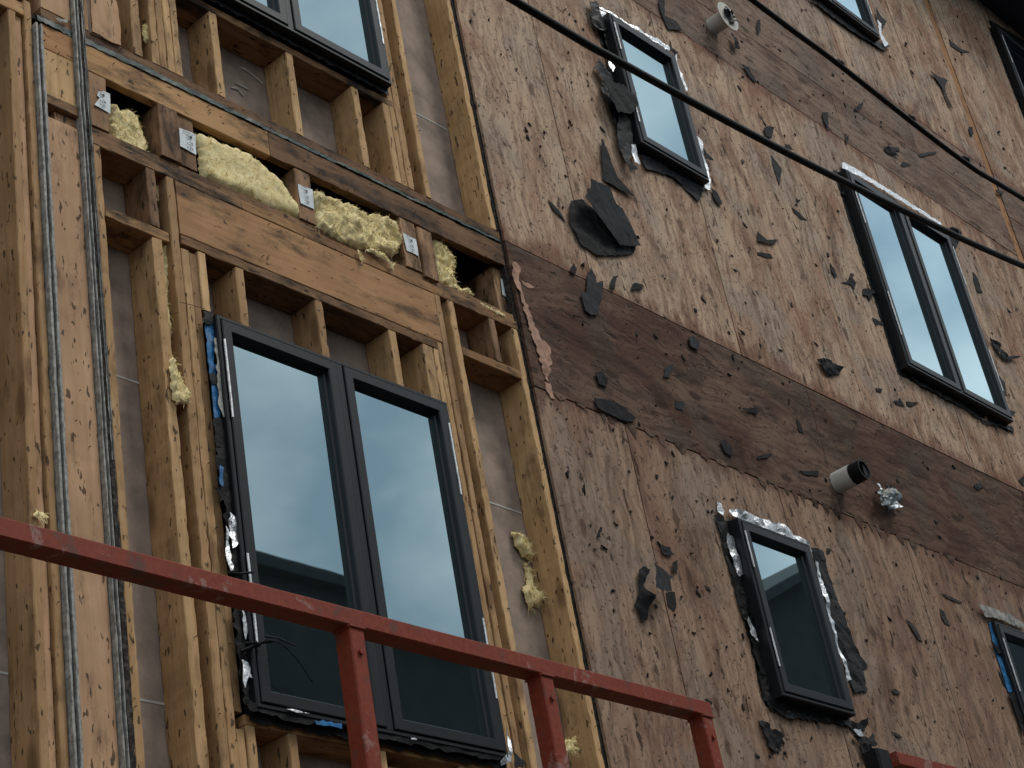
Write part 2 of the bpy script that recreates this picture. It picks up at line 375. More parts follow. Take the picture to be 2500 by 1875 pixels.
def sheet(name, poly, y, mat, parent=None, sp=.02, jag=.004, namp=.004, nscale=14., bulge=0., blim=.05, lift=None, thick=.0022, seed=None, hairs=0, hairlen=.02):
    SEED[0] += 1; seed = SEED[0] if seed is None else seed; rg = random.Random(seed)
    out = []
    n = len(poly)
    for i in range(n):
        a = poly[i]; b = poly[(i + 1) % n]; L_ = math.hypot(b[0] - a[0], b[1] - a[1]); k = max(1, int(L_ / sp + .5))
        nx, nz_ = (-(b[1] - a[1]) / (L_ + 1e-9), (b[0] - a[0]) / (L_ + 1e-9))
        for j in range(k):
            t = j / k; r = rg.uniform(-jag, jag) * (1 if j else .3)
            out.append((a[0] + (b[0] - a[0]) * t + nx * r, a[1] + (b[1] - a[1]) * t + nz_ * r))
    vs = [Vector(p) for p in out]; m = len(out)
    xs = [p[0] for p in out]; zs = [p[1] for p in out]
    x = min(xs)
    while x < max(xs):
        z = min(zs)
        while z < max(zs):
            p = (x + rg.uniform(-.3, .3) * sp, z + rg.uniform(-.3, .3) * sp)
            if inside(p, out) and sdist(p, out) > sp * .4: vs.append(Vector(p))
            z += sp
        x += sp
    rv, re, rf, *_ = delaunay_2d_cdt(vs, [(i, (i + 1) % m) for i in range(m)], [], 1, 1e-6)
    rf = [f for f in rf if inside((sum(rv[i][0] for i in f) / len(f), sum(rv[i][1] for i in f) / len(f)), out)]
    vv = []
    so_ = seed * 3.17
    for p in rv:
        d = sdist(p, out) if bulge else 0
        yy = y
        if bulge:
            e = min(1, d / blim); e = math.sqrt(max(0, 1 - (1 - e) ** 2))
            yy -= bulge * e * (.55 + .9 * (noise.noise(Vector((p[0] * 7 + so_, p[1] * 7, 0))) * .5 + .5))
        yy -= namp * (noise.fractal(Vector((p[0] * nscale + so_, p[1] * nscale, so_)), *((.35, 2.1, 6) if mat == 'wool' else (1.0, 2.0, 3))))
        if lift: yy -= lift(p[0], p[1])
        vv.append((p[0], yy, p[1]))
    used = sorted({i for f in rf for i in f}); mp_ = {a: b for b, a in enumerate(used)}
    vv2 = [vv[i] for i in used]; ff = [tuple(mp_[i] for i in f) for f in rf]
    # front faces point to -y
    f2 = []
    for f in ff:
        a, b, c = (Vector(vv2[i]) for i in f[:3])
        f2.append(f if (b - a).cross(c - a).y < 0 else tuple(reversed(f)))
    if hairs:
        base = len(vv2)
        cand = list(range(base))
        for i in range(hairs):
            p = Vector(vv2[rg.choice(cand)]); l = hairlen * rg.uniform(.4, 1.3)
            d = Vector((rg.uniform(-1, 1), -rg.uniform(.1, .9), rg.uniform(-1, .8))).normalized() * l
            s_ = Vector((rg.uniform(-1, 1), 0, rg.uniform(-1, 1))).normalized() * .0010
            k = len(vv2); mid = p + d * .55 + Vector((0, 0, -l * .1))
            vv2 += [tuple(p - s_ * 2), tuple(p + s_ * 2), tuple(mid + s_), tuple(mid - s_), tuple(p + d + Vector((0, 0, -l * .4)))]
            f2 += [(k, k + 1, k + 2, k + 3), (k + 3, k + 2, k + 4)]
    o = link(name, vv2, f2, mat, parent, None, bool(bulge), center=True)
    if thick and not hairs:
        md = o.modifiers.new('thickness', 'SOLIDIFY'); md.thickness = thick; md.offset = -1
    return o

# ------------------------------------------------------------------ ground and the houses across the street
g = MB(); g.add([(-300, -300, -1.6), (300, -300, -1.6), (300, 300, -1.6), (-300, 300, -1.6)], [(0, 1, 2, 3)])
tag(g.build('ground', 'asphalt'), kind='structure')
def far_house(x0, x1, y, ze, zr, label):
    r = empty('brick_house', ((x0 + x1) / 2, y, -1.6), label, 'house')
    b = MB(); b.box(x0, x1, y - 9, y, -1.6, ze); xm = (x0 + x1) / 2
    if zr > ze: b.add([(x0, y, ze), (x1, y, ze), (xm, y, zr), (x0, y - 9, ze), (x1, y - 9, ze), (xm, y - 9, zr)], [(0, 1, 2), (5, 4, 3)])
    fixn(b.build('wall', 'brick', r))
    b = MB()
    if zr > ze:
        for sx, xe in ((-1, x0), (1, x1)):
            e = xe + sx * .5; dz = (zr - ze) / (x1 - x0) * 2 * .5
            b.add([(e, y + .4, ze - dz), (xm, y + .4, zr), (xm, y - 9.4, zr), (e, y - 9.4, ze - dz), (e, y + .4, ze - dz + .2), (xm, y + .4, zr + .2), (xm, y - 9.4, zr + .2), (e, y - 9.4, ze - dz + .2)],
                  [(0, 1, 2, 3), (4, 5, 6, 7), (0, 1, 5, 4), (3, 2, 6, 7), (0, 3, 7, 4)])
    else: b.box(x0 - .15, x1 + .15, y - 9.2, y + .2, ze, ze + .18)
    fixn(b.build('roof', 'roof', r))
    n = 0
    for zf in (0.2, 3.2, 6.2, 9.2):
        x = x0 + 1.2
        while x < x1 - 2 and n < 40 and zf + 1.6 < ze:
            b = MB(); b.ring(x, x + 1.1, zf, zf + 1.5, [(0, y + .0), (0, y + .05), (.07, y + .05), (.07, y + .01)])
            wf = b.build('window', 'frame', r); p = MB(); p.add([(x + .07, y + .012, zf + .07), (x + 1.03, y + .012, zf + .07), (x + 1.03, y + .012, zf + 1.43), (x + .07, y + .012, zf + 1.43)], [(0, 1, 2, 3)])
            p.build('pane', 'glass', wf); x += 2.4; n += 1
far_house(6.5, 17.1, -12, 10.55, 0, 'flat roofed dark house across the street seen mirrored in the big window')
far_house(17.3, 22.6, -12, 10.05, 0, 'lower flat roofed dark house beside the gabled one across the street')
far_house(23.2, 50, -12, 10.6, 17.3, 'tall gabled dark house across the street mirrored in the small lower window')

# ------------------------------------------------------------------ framed (stripped) part of the facade
XB = 5.672
FW = empty('framed_wall', (4.2, 0, -1.6), 'stripped wall bay of bare yellow timber studs left of the plywood', 'wall')
def st(x0, x1, z0, z1, **k):
    k.setdefault('nails', 3 if z1 - z0 > .5 else 0)
    return board(k.pop('name', 'stud'), x0, x1, z0, z1, parent=FW, **k)
ZB = -.6
# wallboard behind, lower and upper storey
for (z0, z1) in ((ZB, 4.36), (4.83, 7.44), (7.92, 10.5)):
    b = MB(); b.box(1.4, XB + .1, .141, .155, z0, z1); wb = b.build('wallboard', 'board', FW)
    for zs in (z0 + (3.455 + .6 if z0 < 0 else .68), z0 + (2.265 + .6 if z0 < 0 else 1.9)):
        if z0 < 0 or z0 == 4.83:
            q = MB(); q.box(1.5, XB, .139, .1405, zs - .004, zs + .004); q.build('board_seam', 'seam', wb)
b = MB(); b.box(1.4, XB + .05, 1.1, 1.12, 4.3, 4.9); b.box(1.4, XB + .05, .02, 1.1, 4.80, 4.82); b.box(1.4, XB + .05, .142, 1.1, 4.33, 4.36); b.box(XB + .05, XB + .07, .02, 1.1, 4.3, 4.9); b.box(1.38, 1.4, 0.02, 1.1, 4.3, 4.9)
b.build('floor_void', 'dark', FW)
# --- far left pack of studs
st(2.48, 2.52, ZB, 4.77)
st(2.05, 2.09, ZB, 4.77)
st(3.048, 3.081, ZB, 4.768)
st(3.083, 3.116, ZB, 4.768, y0=.016, mat='lvl_v')
st(3.118, 3.149, ZB, 4.85, jit=.007)
board('top_plate', 1.6, 3.116, 4.77, 4.83, mat='stud_h', parent=FW)
board('sole_plate', 1.6, 3.15, 4.87, 4.91, y0=.004, mat='stud_h', parent=FW)
for x in (1.9, 2.5, 2.96): board('stud', x, x + .04, 4.912, 7.3, parent=FW)
st(3.02, 3.15, 4.912, 7.3, y0=.002)
for x in (1.62, 2.28): st(x, x + .038, ZB, 4.77)
# grey weathered expansion strips
def strip(x0, x1, z0, z1, name='expansion_strip', yy=-.02):
    SEED[0] += 1; b = MB(); w_ = (x1 - x0)
    n = int((z1 - z0) / .05)
    for k, (a, c, dy) in enumerate(((0, .28, .0), (.30, .46, .008), (.5, .72, -.003), (.74, 1., .006))):
        b.bevbox(x0 + w_ * a, x0 + w_ * c, yy + dy, .03, z0, z1, 'z', .0015, 0, n, .0035, SEED[0] + k)
    return fixn(b.build(name, 'strip', FW))
strip(3.150, 3.188, ZB, 4.745)
strip(3.326, 3.352, ZB, 7.3)
board('rotted_edge', 3.3525, 3.3795, 1.0, 7.3, y0=-.012, y1=.05, mat='rot', parent=FW, jit=.012, seg=.02)
strip(3.363, 3.374, 3.0, 7.3, yy=-.016)
board('rotted_edge', 3.3525, 3.378, ZB, .995, y0=.01, y1=.05, mat='rot', parent=FW, jit=.010, seg=.02)
# column of boards between the strips
board('sole_plate', 3.19, 3.325, 4.805, 4.852, mat='plate_old', parent=FW)
board('blocking', 3.19, 3.325, 4.66, 4.778, mat='lvl', parent=FW, nails=3)
board('blocking', 3.19, 3.325, 4.447, 4.657, mat='stud_v', parent=FW, axis='z', nails=4)
board('top_plate', 3.19, 3.325, 4.398, 4.444, y0=-.008, mat='plate_old', parent=FW)
board('blocking', 3.235, 3.325, 4.348, 4.395, y0=.012, mat='stud_old_v', parent=FW, axis='x')
board('corner_board', 3.19, 3.325, ZB, 4.345, mat='lvl_v', parent=FW, nails=9, label='wide pinkish board between two grey strips', jit=.003)
board('corner_board', 3.19, 3.325, 4.855, 7.3, mat='lvl_v', parent=FW, nails=3)
# green membrane at the floor line
o = sheet('membrane', [(3.17, 4.80), (3.322, 4.803), (3.322, 4.778), (3.17, 4.776)], -.004, 'green', FW, sp=.012, jag=.004)
o = sheet('membrane', [(3.38, 4.803), (4.2, 4.803), (5.0, 4.80), (5.66, 4.798), (5.66, 4.786), (5.0, 4.787), (4.2, 4.783), (3.38, 4.779)], -.003, 'green', FW, sp=.016, jag=.003)
o = sheet('membrane_scrap', Z('p', [(700, 255), (880, 285), (905, 310), (880, 325), (780, 315)]), -.012, 'strip', FW, sp=.01, jag=.003)
# --- floor line of the main bay
board('sole_plate', 3.385, XB - .004, 4.803, 4.850, y0=.0, mat='plate_old', parent=FW, jit=.006, nails=4)
board('rim_board', 3.385, 4.27, 4.655, 4.781, y0=.002, y1=.04, mat='stud_h', parent=FW, jit=.005, nails=6, label='weathered rim board running under the sole plate')
board('rim_board', 4.272, XB - .006, 4.658, 4.781, y0=.0, y1=.04, mat='plate_old', parent=FW, jit=.006, nails=8)
board('top_plate', 3.385, XB - .004, 4.362, 4.402, y0=.010, mat='plate_old', parent=FW, jit=.006)
board('top_plate', 3.385, 4.08, 4.312, 4.360, y0=.0, mat='plate_old', parent=FW, jit=.006)
board('top_plate', 4.083, XB - .008, 4.312, 4.360, y0=.0, mat='stud_h', parent=FW, jit=.006)
# floor truss ends with paper tags
def truss(x0, x1, z0, z1, tagpoly=None, y0=.004, mat='stud_old_v', marks=True, label=None):
    t = board('truss_end', x0, x1, z0, z1, y0=y0, y1=.7, mat=mat, parent=FW, axis='z', jit=.004, nails=1, label=label)
    if tagpoly:
        s_ = sheet('paper_tag', tagpoly, y0 - .005, 'paper', t, sp=.03, jag=.0012, namp=.003, nscale=9, thick=.0008)
        xs = [p[0] for p in tagpoly]; zs = [p[1] for p in tagpoly]; a, c = min(xs), min(zs); W_, H_ = max(xs) - a, max(zs) - c
        b = MB(); yy = y0 - .0085
        rt = random.Random(int(x0 * 1000)); ju, jw, js = rt.uniform(-.08, .08), rt.uniform(-.06, .05), rt.uniform(.7, 1.1)
        def bar(u0, u1, w0, w1):
            u0, u1 = .5 + (u0 - .5) * js + ju, .5 + (u1 - .5) * js + ju; w0 += jw; w1 += jw
            b.box(a + W_ * u0, a + W_ * u1, yy - .0006, yy, c + H_ * w0, c + H_ * w1)
        # the sideways figures: a large "7" and a line of two smaller ones
        bar(.38, .66, .70, .735); bar(.60, .68, .66, .80)
        bar(.38, .43, .50, .54); bar(.38, .43, .34, .40); bar(.38, .43, .16, .22)
        bar(.52, .68, .44, .47); bar(.65, .68, .34, .47); bar(.52, .56, .33, .38)
        bar(.52, .68, .20, .23); bar(.65, .68, .12, .22); bar(.5, .54, .10, .17); bar(.2, .8, .86, .87); bar(.2, .6, .90, .91)
        k = b.build('printing', 'ink', t)
    return t
truss(3.388, 3.470, 4.404, 4.653, Z('p', [(1325, 1235), (1400, 1232), (1480, 1270), (1490, 1535), (1270, 1415), (1310, 1370), (1345, 1320), (1310, 1290)]))
truss(3.703, 3.798, 4.404, 4.653, None, y0=-.002)
truss(3.803, 3.884, 4.412, 4.653, Z('m', [(1330, 160), (1510, 230), (1550, 262), (1560, 530), (1340, 410)]), y0=.012)
truss(4.395, 4.482, 4.404, 4.655, Z('n', [(765, 355), (945, 430), (968, 680), (800, 600)]))
truss(4.992, 5.086, 4.404, 4.655, Z('o', [(180, 490), (365, 575), (400, 815), (360, 780), (240, 730)]))
truss(5.091, 5.178, 4.384, 4.640, None, y0=-.006)
truss(5.608, 5.668, 4.404, 4.655, Z('o', [(1505, 1105), (1620, 1150), (1680, 1420), (1530, 1320)], .03), y0=.035)
for i, (x0, x1) in enumerate(((3.5, 3.68), (5.3, 5.55))):
    board('web_plate', x0, x1, 4.42, 4.63, y0=.35, y1=.37, mat='rot', parent=FW)
# --- lower storey
st(3.384, 3.420, ZB, 4.31, jit=.007, nails=8, mat='stud_v')
board('stud', 3.622, 3.668, ZB, 3.998, parent=FW, nails=10, jit=.008)
board('cripple_stud', 3.622, 3.664, 4.052, 4.31, parent=FW, mat='stud_old_v')
board('blocking', 3.421, 3.700, 4.003, 4.048, parent=FW, mat='stud_h', jit=.005, label='short blocking between studs left of the header')
st(3.712, 3.752, ZB, 4.31, nails=8, jit=.008)
st(3.7535, 3.790, ZB, 4.0, nails=7, jit=.006, name='jack_stud')
st(3.7915, 3.828, 2.22, 4.0, nails=6, jit=.006, name='jack_stud', y0=.006)
st(3.7915, 3.828, ZB, 2.16, nails=4, name='jack_stud', y0=.006)
board('header_board', 3.757, 5.130, 4.064, 4.31, y0=.0, mat='lvl', parent=FW, jit=.002, nails=6, label='wide pink knotted header board above the big window')
board('header_plate', 3.757, 5.095, 4.018, 4.061, y0=-.002, mat='plate_old', parent=FW, jit=.006)
for x in (4.008, 4.408, 4.808): board('cripple_stud', x, x + .042, 3.70, 4.016, parent=FW, jit=.005, nails=2)
st(3.830, 3.868, 3.76, 4.016, name='cripple_stud')
st(5.000, 5.060, 3.70, 4.016, name='cripple_stud')
st(5.062, 5.096, ZB, 4.016, name='jack_stud', nails=5)
st(5.098, 5.129, ZB, 4.062, name='jack_stud', nails=7, y0=.004)
st(5.132, 5.168, ZB, 4.31, nails=8)
st(5.212, 5.252, ZB, 4.31, nails=10, jit=.007)
board('blocking', 5.253, 5.62, 4.045, 4.09, parent=FW, mat='stud_h', jit=.006)
board('cripple_stud', 5.47, 5.51, 4.092, 4.31, parent=FW, mat='stud_old_v')
st(5.622, 5.660, ZB, 4.31, nails=12, jit=.008, mat='stud_v', y0=-.001)
board('rough_sill', 3.83, 5.06, 2.178, 2.214, parent=FW, mat='stud_h', jit=.004)
for x in (3.830, 4.008, 4.412, 4.815): board('cripple_stud', x, x + .04, ZB, 2.176, parent=FW, nails=5)
board('cripple_stud', 4.47, 4.60, ZB, 2.14, y0=.03, parent=FW, mat='stud_old_v')
# --- upper storey
board('stud', 3.385, 3.405, 4.852, 7.3, parent=FW)
board('stud', 3.612, 3.656, 4.852, 7.3, parent=FW, nails=5)
for x in (3.702, 3.7395, 3.777, 3.8145): board('jack_stud', x, x + .036, 4.852, 7.3 if x < 3.8 else 5.36, parent=FW, nails=4, jit=.005)
for x in (4.022, 4.437, 4.818): board('cripple_stud', x, x + .042, 4.852, 5.288, parent=FW, jit=.007, nails=2)
board('rough_sill', 3.855, 5.075, 5.290, 5.330, parent=FW, mat='plate_old', jit=.003)
board('cripple_stud', 5.008, 5.048, 4.852, 5.288, parent=FW, jit=.005, mat='stud_v')
board('jack_stud', 5.050, 5.084, 4.852, 7.3, parent=FW, jit=.005, nails=6, y0=.001)
board('jack_stud', 5.086, 5.128, 4.852, 7.3, parent=FW, jit=.006, nails=6)
board('stud', 5.196, 5.232, 4.852, 7.3, parent=FW, jit=.006, nails=8)
board('stud', 5.618, 5.655, 4.852, 7.3, parent=FW, jit=.008, nails=8)
board('top_plate', 1.6, XB - .004, 7.31, 7.39, parent=FW, mat='stud_h')
board('rim_board', 1.6, XB - .004, 7.40, 7.95, parent=FW, mat='plate_old')
for x in (1.7, 2.3, 2.9, 3.5, 4.1, 4.7, 5.3, 5.63): board('stud', x, x + .038, 7.96, 10.42, parent=FW)
board('top_plate', 1.6, XB - .004, 10.425, 10.495, parent=FW, mat='stud_h')
b = MB(); b.box(1.4, 20, -.03, .3, -1.6, ZB); b.build('foundation', 'concrete', FW)
sheet('plywood_scrap', Z('p', [(1200, -60), (1530, -60), (1560, 60), (1600, 330), (1615, 630), (1500, 590), (1225, 440)]), -.010, 'lvl_v', FW, sp=.03, jag=.002, namp=.002, thick=.008)
# sheathing beyond the frame on the left
LW = empty('plywood_wall', (0, 0, -1.6), 'plain plywood wall far left of the bare studs, outside the picture', 'wall')
b = MB(); b.box(-4, 1.58, -.014, 0, -1.2, 10.5); b.build('plywood_panel', 'ply_low', LW)

# ------------------------------------------------------------------ plywood wall
WINS = dict(small_up=(6.962, 7.568, 5.915, 6.83), double_up=(9.355, 10.66, 5.31, 6.80), small_low=(6.965, 7.565, 2.78, 3.675),
            double_low=(9.47, 10.70, 2.18, 3.665), top=(9.355, 10.66, 8.585, 10.1), corner=(13.36, 14.63, 8.68, 10.17))
PW = empty('plywood_wall', (5.675, 0, -1.6), 'stripped facade of stained bare plywood sheathing right of the studs', 'wall')
def panel(x0, x1, z0, z1, mat, name='plywood_panel', y0=-.016, y1=-.001, gap=.0036, label=None):
    SEED[0] += 1; rg = random.Random(SEED[0])
    y0 += rg.uniform(-.0012, .0012)
    holes = [h for h in WINS.values() if h[0] < x1 and h[1] > x0 and h[2] < z1 and h[3] > z0]
    x0 += gap; x1 -= gap; z0 += gap; z1 -= gap
    xs = sorted({x0, x1, *[v for h in holes for v in (h[0] + .02, h[1] - .02) if x0 < v < x1]})
    zs = sorted({z0, z1, *[v for h in holes for v in (h[2] + .02, h[3] - .02) if z0 < v < z1]})
    b = MB()
    for i in range(len(xs) - 1):
        for j in range(len(zs) - 1):
            cx, cz = (xs[i] + xs[i + 1]) / 2, (zs[j] + zs[j + 1]) / 2
            if any(h[0] < cx < h[1] and h[2] < cz < h[3] for h in holes): continue
            b.box(xs[i], xs[i + 1], y0, y1, zs[j], zs[j + 1])
    o = b.build(name, mat, PW)
    bm = bmesh.new(); bm.from_mesh(o.data); bmesh.ops.remove_doubles(bm, verts=bm.verts, dist=1e-5)
    fs = [f for f in bm.faces if abs(f.normal.y) < .5]
    dead = [f for f in fs if all(len(e.link_faces) > 2 for e in f.edges if abs(e.verts[0].co.y - e.verts[1].co.y) < 1e-6)]
    bmesh.ops.delete(bm, geom=list(set(dead)), context='FACES'); bm.to_mesh(o.data); bm.free()
    if label: o['label'] = label
    return o
def row(z0, z1, xs, mat, **k):
    for a, b_ in zip(xs[:-1], xs[1:]): panel(a, b_, z0, z1, mat, **k)
row(-.6, 4.02, [5.675, 6.30, 7.52, 8.74, 9.96, 11.18, 12.01], 'ply_low')
row(-.6, 4.02, [12.12, 13.34, 14.56, 15.8, 20], 'ply_low')
row(4.02, 4.795, [5.675, 8.11, 10.55, 12.01], 'ply_band', name='rim_panel', label='dark soaked plywood band at the lower floor line')
row(4.02, 4.795, [12.12, 14.5, 20], 'ply_band', name='rim_panel')
row(4.795, 7.19, [5.675, 6.30, 7.52, 8.74, 9.96, 11.18, 12.01], 'ply_v')
row(4.795, 7.19, [12.12, 13.34, 14.56, 15.8, 20], 'ply_v')
row(7.19, 7.61, [5.675, 7.2, 9.64, 12.01], 'ply_band2', name='rim_panel')
row(7.19, 7.61, [12.12, 14.5, 20], 'ply_band2', name='rim_panel')
row(7.61, 8.02, [5.675, 8.35, 10.79, 12.01], 'ply_band2', name='rim_panel', label='stained plywood band at the upper floor line')
row(7.61, 8.02, [12.12, 14.5, 20], 'ply_band2', name='rim_panel')
row(8.02, 10.5, [5.675, 6.3, 7.52, 8.74, 9.96, 11.18, 12.01], 'ply_v')
row(8.02, 10.5, [12.12, 13.34, 14.56, 15.8, 20], 'ply_v')
board('gap_stud', 12.0, 12.13, -.6, 10.5, y0=-.009, y1=.14, parent=PW, jit=.006, mat='gap', label='orange stud showing in the gap between plywood sheets')
b = MB(); b.box(5.7, 20, .14, .16, -.6, 10.5); b.build('backing_board', 'dark', PW)
board('edge_stud', 5.663, 5.70, -.6, 10.5, y0=.003, y1=.13, parent=PW, mat='rot', jit=.002)
# torn veneer hanging at the broken end of the dark band
sheet('torn_veneer', Z('i', [(105, 120), (150, 140), (150, 230), (165, 300), (235, 480), (290, 600), (345, 650), (345, 760), (325, 860), (290, 770), (245, 620), (190, 450), (150, 300), (110, 200)]), -.024, 'veneer', PW, sp=.014, jag=.010, namp=.006)
sheet('torn_veneer', Z('i', [(310, 860), (345, 870), (375, 970), (350, 960), (325, 920)]), -.02, 'veneer', PW, sp=.014, jag=.006)
sheet('torn_veneer', Z('i', [(170, 225), (245, 270), (215, 275), (180, 255)]), -.019, 'veneer', PW, sp=.014, jag=.005)
# roof overhang
EV = empty('roof_overhang', (8, -.3, 10.5), 'dark blue roof overhang in the top right corner above the plywood', 'roof')
b = MB(); b.box(-4, 20, -.55, .3, 10.502, 10.53); b.build('soffit', 'soffit', EV)
b = MB(); b.box(-4, 20, -.58, -.552, 10.46, 10.72); b.build('fascia', 'soffit', EV)
b = MB(); b.box(-4, 20, -.66, .3, 10.722, 10.8); b.box(-4, 20, .16, .3, 10.535, 10.72); b.build('roof_edge', 'roof', EV)

# ------------------------------------------------------------------ windows
PR = .08
def window(x0, x1, z0, z1, n, label, group=None, hinges=True, flash=(.03, .03, .03, .03), PR=.08):
    r = empty('casement_window' if n == 1 else 'double_window', ((x0 + x1) / 2, 0, z0), label, 'window', group)
    b = MB(); b.ring(x0, x1, z0, z1, [(0, .1), (0, -PR + .006), (.003, -PR), (.014, -PR), (.016, -PR + .006), (.016, .08)])
    b.ring(x0 - .004, x1 + .004, z0 - .004, z1 + .004, [(.004, .01), (0, .01), (0, -PR * .45), (.004, -PR * .45)])
    fixn(b.build('frame', 'frame', r))
    xs = [x0, x1] if n == 1 else [x0, (x0 + x1) / 2, x1]
    if n == 2:
        xm = xs[1]; b = MB(); b.bevbox(xm - .017, xm + .017, -PR + .001, .08, z0 + .016, z1 - .016, 'z', .003); fixn(b.build('mullion', 'frame', r))
    for i in range(n):
        a = xs[i] + (.019 if i == 0 else .020); c = xs[i + 1] - (.019 if i == n - 1 else .020); d, e = z0 + .019, z1 - .019
        b = MB(); b.ring(a, c, d, e, [(0, .07), (0, -PR - .002), (.003, -PR - .006), (.040, -PR - .006), (.044, -PR - .001), (.045, -PR + .018), (.051, -PR + .024), (.051, .07)])
        s_ = fixn(b.build('sash', 'frame', r))
        q = MB(); q.box(a + .049, c - .049, -PR + .029, -PR + .035, d + .049, e - .049); q.build('pane', 'glass', s_)
        if hinges:
            side = a + .001 if i == 0 else c - .001
            for (u0, u1) in ((.06, .28), (.64, .86)):
                h = e - d; q = MB(); q.bevbox(side - .004, side + .004, -PR - .0105, -PR - .004, e - h * u1, e - h * u0, 'z', .001, 0, 14, .0015, 5)
                q.build('hinge', 'metal', s_)
    # ragged flashing membrane left round the frame
    SEED[0] += 1
    l_, r_, bo, to = flash
    for (pa, wd) in ((((x0 - l_, z0 - bo), (x0 + .006, z0 - bo), (x0 + .006, z1 + to), (x0 - l_, z1 + to)), l_), (((x1 - .006, z0 - bo), (x1 + r_, z0 - bo), (x1 + r_, z1 + to), (x1 - .006, z1 + to)), r_),
                    (((x0, z0 - bo), (x1, z0 - bo), (x1, z0 + .006), (x0, z0 + .006)), bo), (((x0, z1 - .006), (x1, z1 - .006), (x1, z1 + to), (x0, z1 + to)), to)):
        if wd > 0: sheet('flashing', pa, -.019, 'rubber', r, sp=.018, jag=min(.008, wd * .4), namp=.004, thick=.003)
    return r
BW = window(3.848, 5.038, 2.222, 3.722, 2, 'large charcoal double window set in the bare studs behind the red rail', flash=(.012, .008, .035, .006), PR=.045)
TW = window(3.84, 5.03, 5.36, 6.86, 2, 'charcoal double window cut by the top edge above the studs', flash=(.01, .008, .03, .006), PR=.055)
W1 = window(*WINS['small_up'], 1, 'small charcoal window crossed by the black cable', flash=(.055, .012, .03, .012))
W2 = window(*WINS['double_up'], 2, 'tall charcoal double window in the upper plywood mirroring pale sky', flash=(.05, .02, .045, .012))
W3 = window(*WINS['small_low'], 1, 'small charcoal window low in the plywood with wide black flaps beside it', flash=(.07, .045, .035, .01))
W4 = window(*WINS['double_low'], 2, 'charcoal window with blue tape cut by the lower right edge', flash=(.02, .02, .02, .01), PR=.05)
W5 = window(*WINS['top'], 2, 'charcoal window cut by the top edge above the stained band', flash=(.03, .03, .035, .01))
W6 = window(*WINS['corner'], 2, 'charcoal window under the dark overhang at the top right corner', flash=(.03, .03, .03, .01))
def piece(win, k, pts, mat, name, y=-.03, **kw):
    kw.setdefault('sp', .018); kw.setdefault('jag', .006)
    return sheet(name, Z(k, pts, y), y, mat, win, **kw)
# big window: blue tape and silver rags down the left jamb
piece(BW, 'q', [(85, 90), (190, 80), (195, 230), (105, 235)], 'rubber', 'flashing', y=-.03)
piece(BW, 'q', [(105, 235), (195, 235), (235, 820), (150, 810)], 'blue', 'blue_tape', y=-.022, jag=.003)
piece(BW, 'q', [(150, 810), (240, 825), (270, 940), (180, 935)], 'rubber', 'flashing', y=-.028)
piece(BW, 'q', [(175, 935), (255, 940), (270, 1320), (205, 1330)], 'blue', 'blue_tape', y=-.022, jag=.003)
piece(BW, 'q', [(200, 400), (235, 400), (300, 900), (290, 950), (335, 1310), (315, 1320), (260, 1200), (245, 900)], 'strip', 'tape_rag', y=-.032, jag=.006)
piece(BW, 'q', [(200, 1320), (330, 1320), (400, 1650), (230, 1650)], 'rubber', 'flashing', y=-.026, jag=.010)
piece(BW, 'c', [(1395, 1200), (1490, 1190), (1500, 1659), (1420, 1659)], 'rubber', 'flashing', y=-.026, jag=.012)
piece(BW, 'c', [(1425, 1420), (1450, 1440), (1445, 1560), (1425, 1540)], 'blue', 'blue_tape', y=-.034, jag=.004)
piece(BW, 'e', [(1395, 0), (1490, 0), (1500, 440), (1420, 440)], 'rubber', 'flashing', y=-.026, jag=.012)
piece(BW, 'e', [(1440, 60), (1480, 120), (1480, 260), (1450, 290), (1430, 200)], 'foil', 'tape_rag', y=-.036, namp=.012, jag=.008)
piece(BW, 'e', [(1405, 150), (1425, 180), (1450, 430), (1435, 430), (1410, 300)], 'foil', 'tape_rag', y=-.034, namp=.008)
piece(BW, 'e', [(1445, 640), (1520, 640), (1560, 1250), (1530, 1270), (1480, 900)], 'rubber', 'flashing', y=-.028, jag=.012)
piece(BW, 'e', [(1508, 650), (1520, 680), (1540, 830), (1530, 860), (1515, 760)], 'foil', 'tape_rag', y=-.036, jag=.006)
piece(BW, 'e', [(1510, 980), (1550, 1000), (1570, 1100), (1545, 1090), (1530, 1160), (1510, 1080)], 'foil', 'tape_rag', y=-.036, jag=.006)
piece(BW, 'f', [(0, 1230), (260, 1300), (600, 1350), (600, 1410), (300, 1370), (20, 1290)], 'rubber', 'flashing', y=-.04, jag=.006)
piece(BW, 'f', [(430, 1360), (600, 1380), (600, 1412), (440, 1390)], 'blue', 'blue_tape', y=-.046, jag=.004)
piece(BW, 'f', [(255, 1290), (330, 1300), (400, 1320), (320, 1315)], 'foil', 'tape_rag', y=-.05, jag=.003)
piece(BW, 'f', [(800, 1410), (1600, 1570), (1640, 1600), (1560, 1610), (820, 1470)], 'rubber', 'flashing', y=-.04, jag=.006)
piece(BW, 'f', [(1030, 1470), (1070, 1478), (1060, 1486), (1035, 1480)], 'foil', 'tape_rag', y=-.05, jag=.002)
piece(BW, 'f', [(1630, 1400), (1655, 1480), (1655, 1560), (1650, 1620), (1600, 1640), (1590, 1620), (1635, 1560)], 'foil', 'tape_rag', y=-.04, namp=.012)
piece(BW, 'k', [(145, 1560), (215, 1620), (200, 1659), (150, 1659)], 'felt_grey', 'flashing', y=-.04)
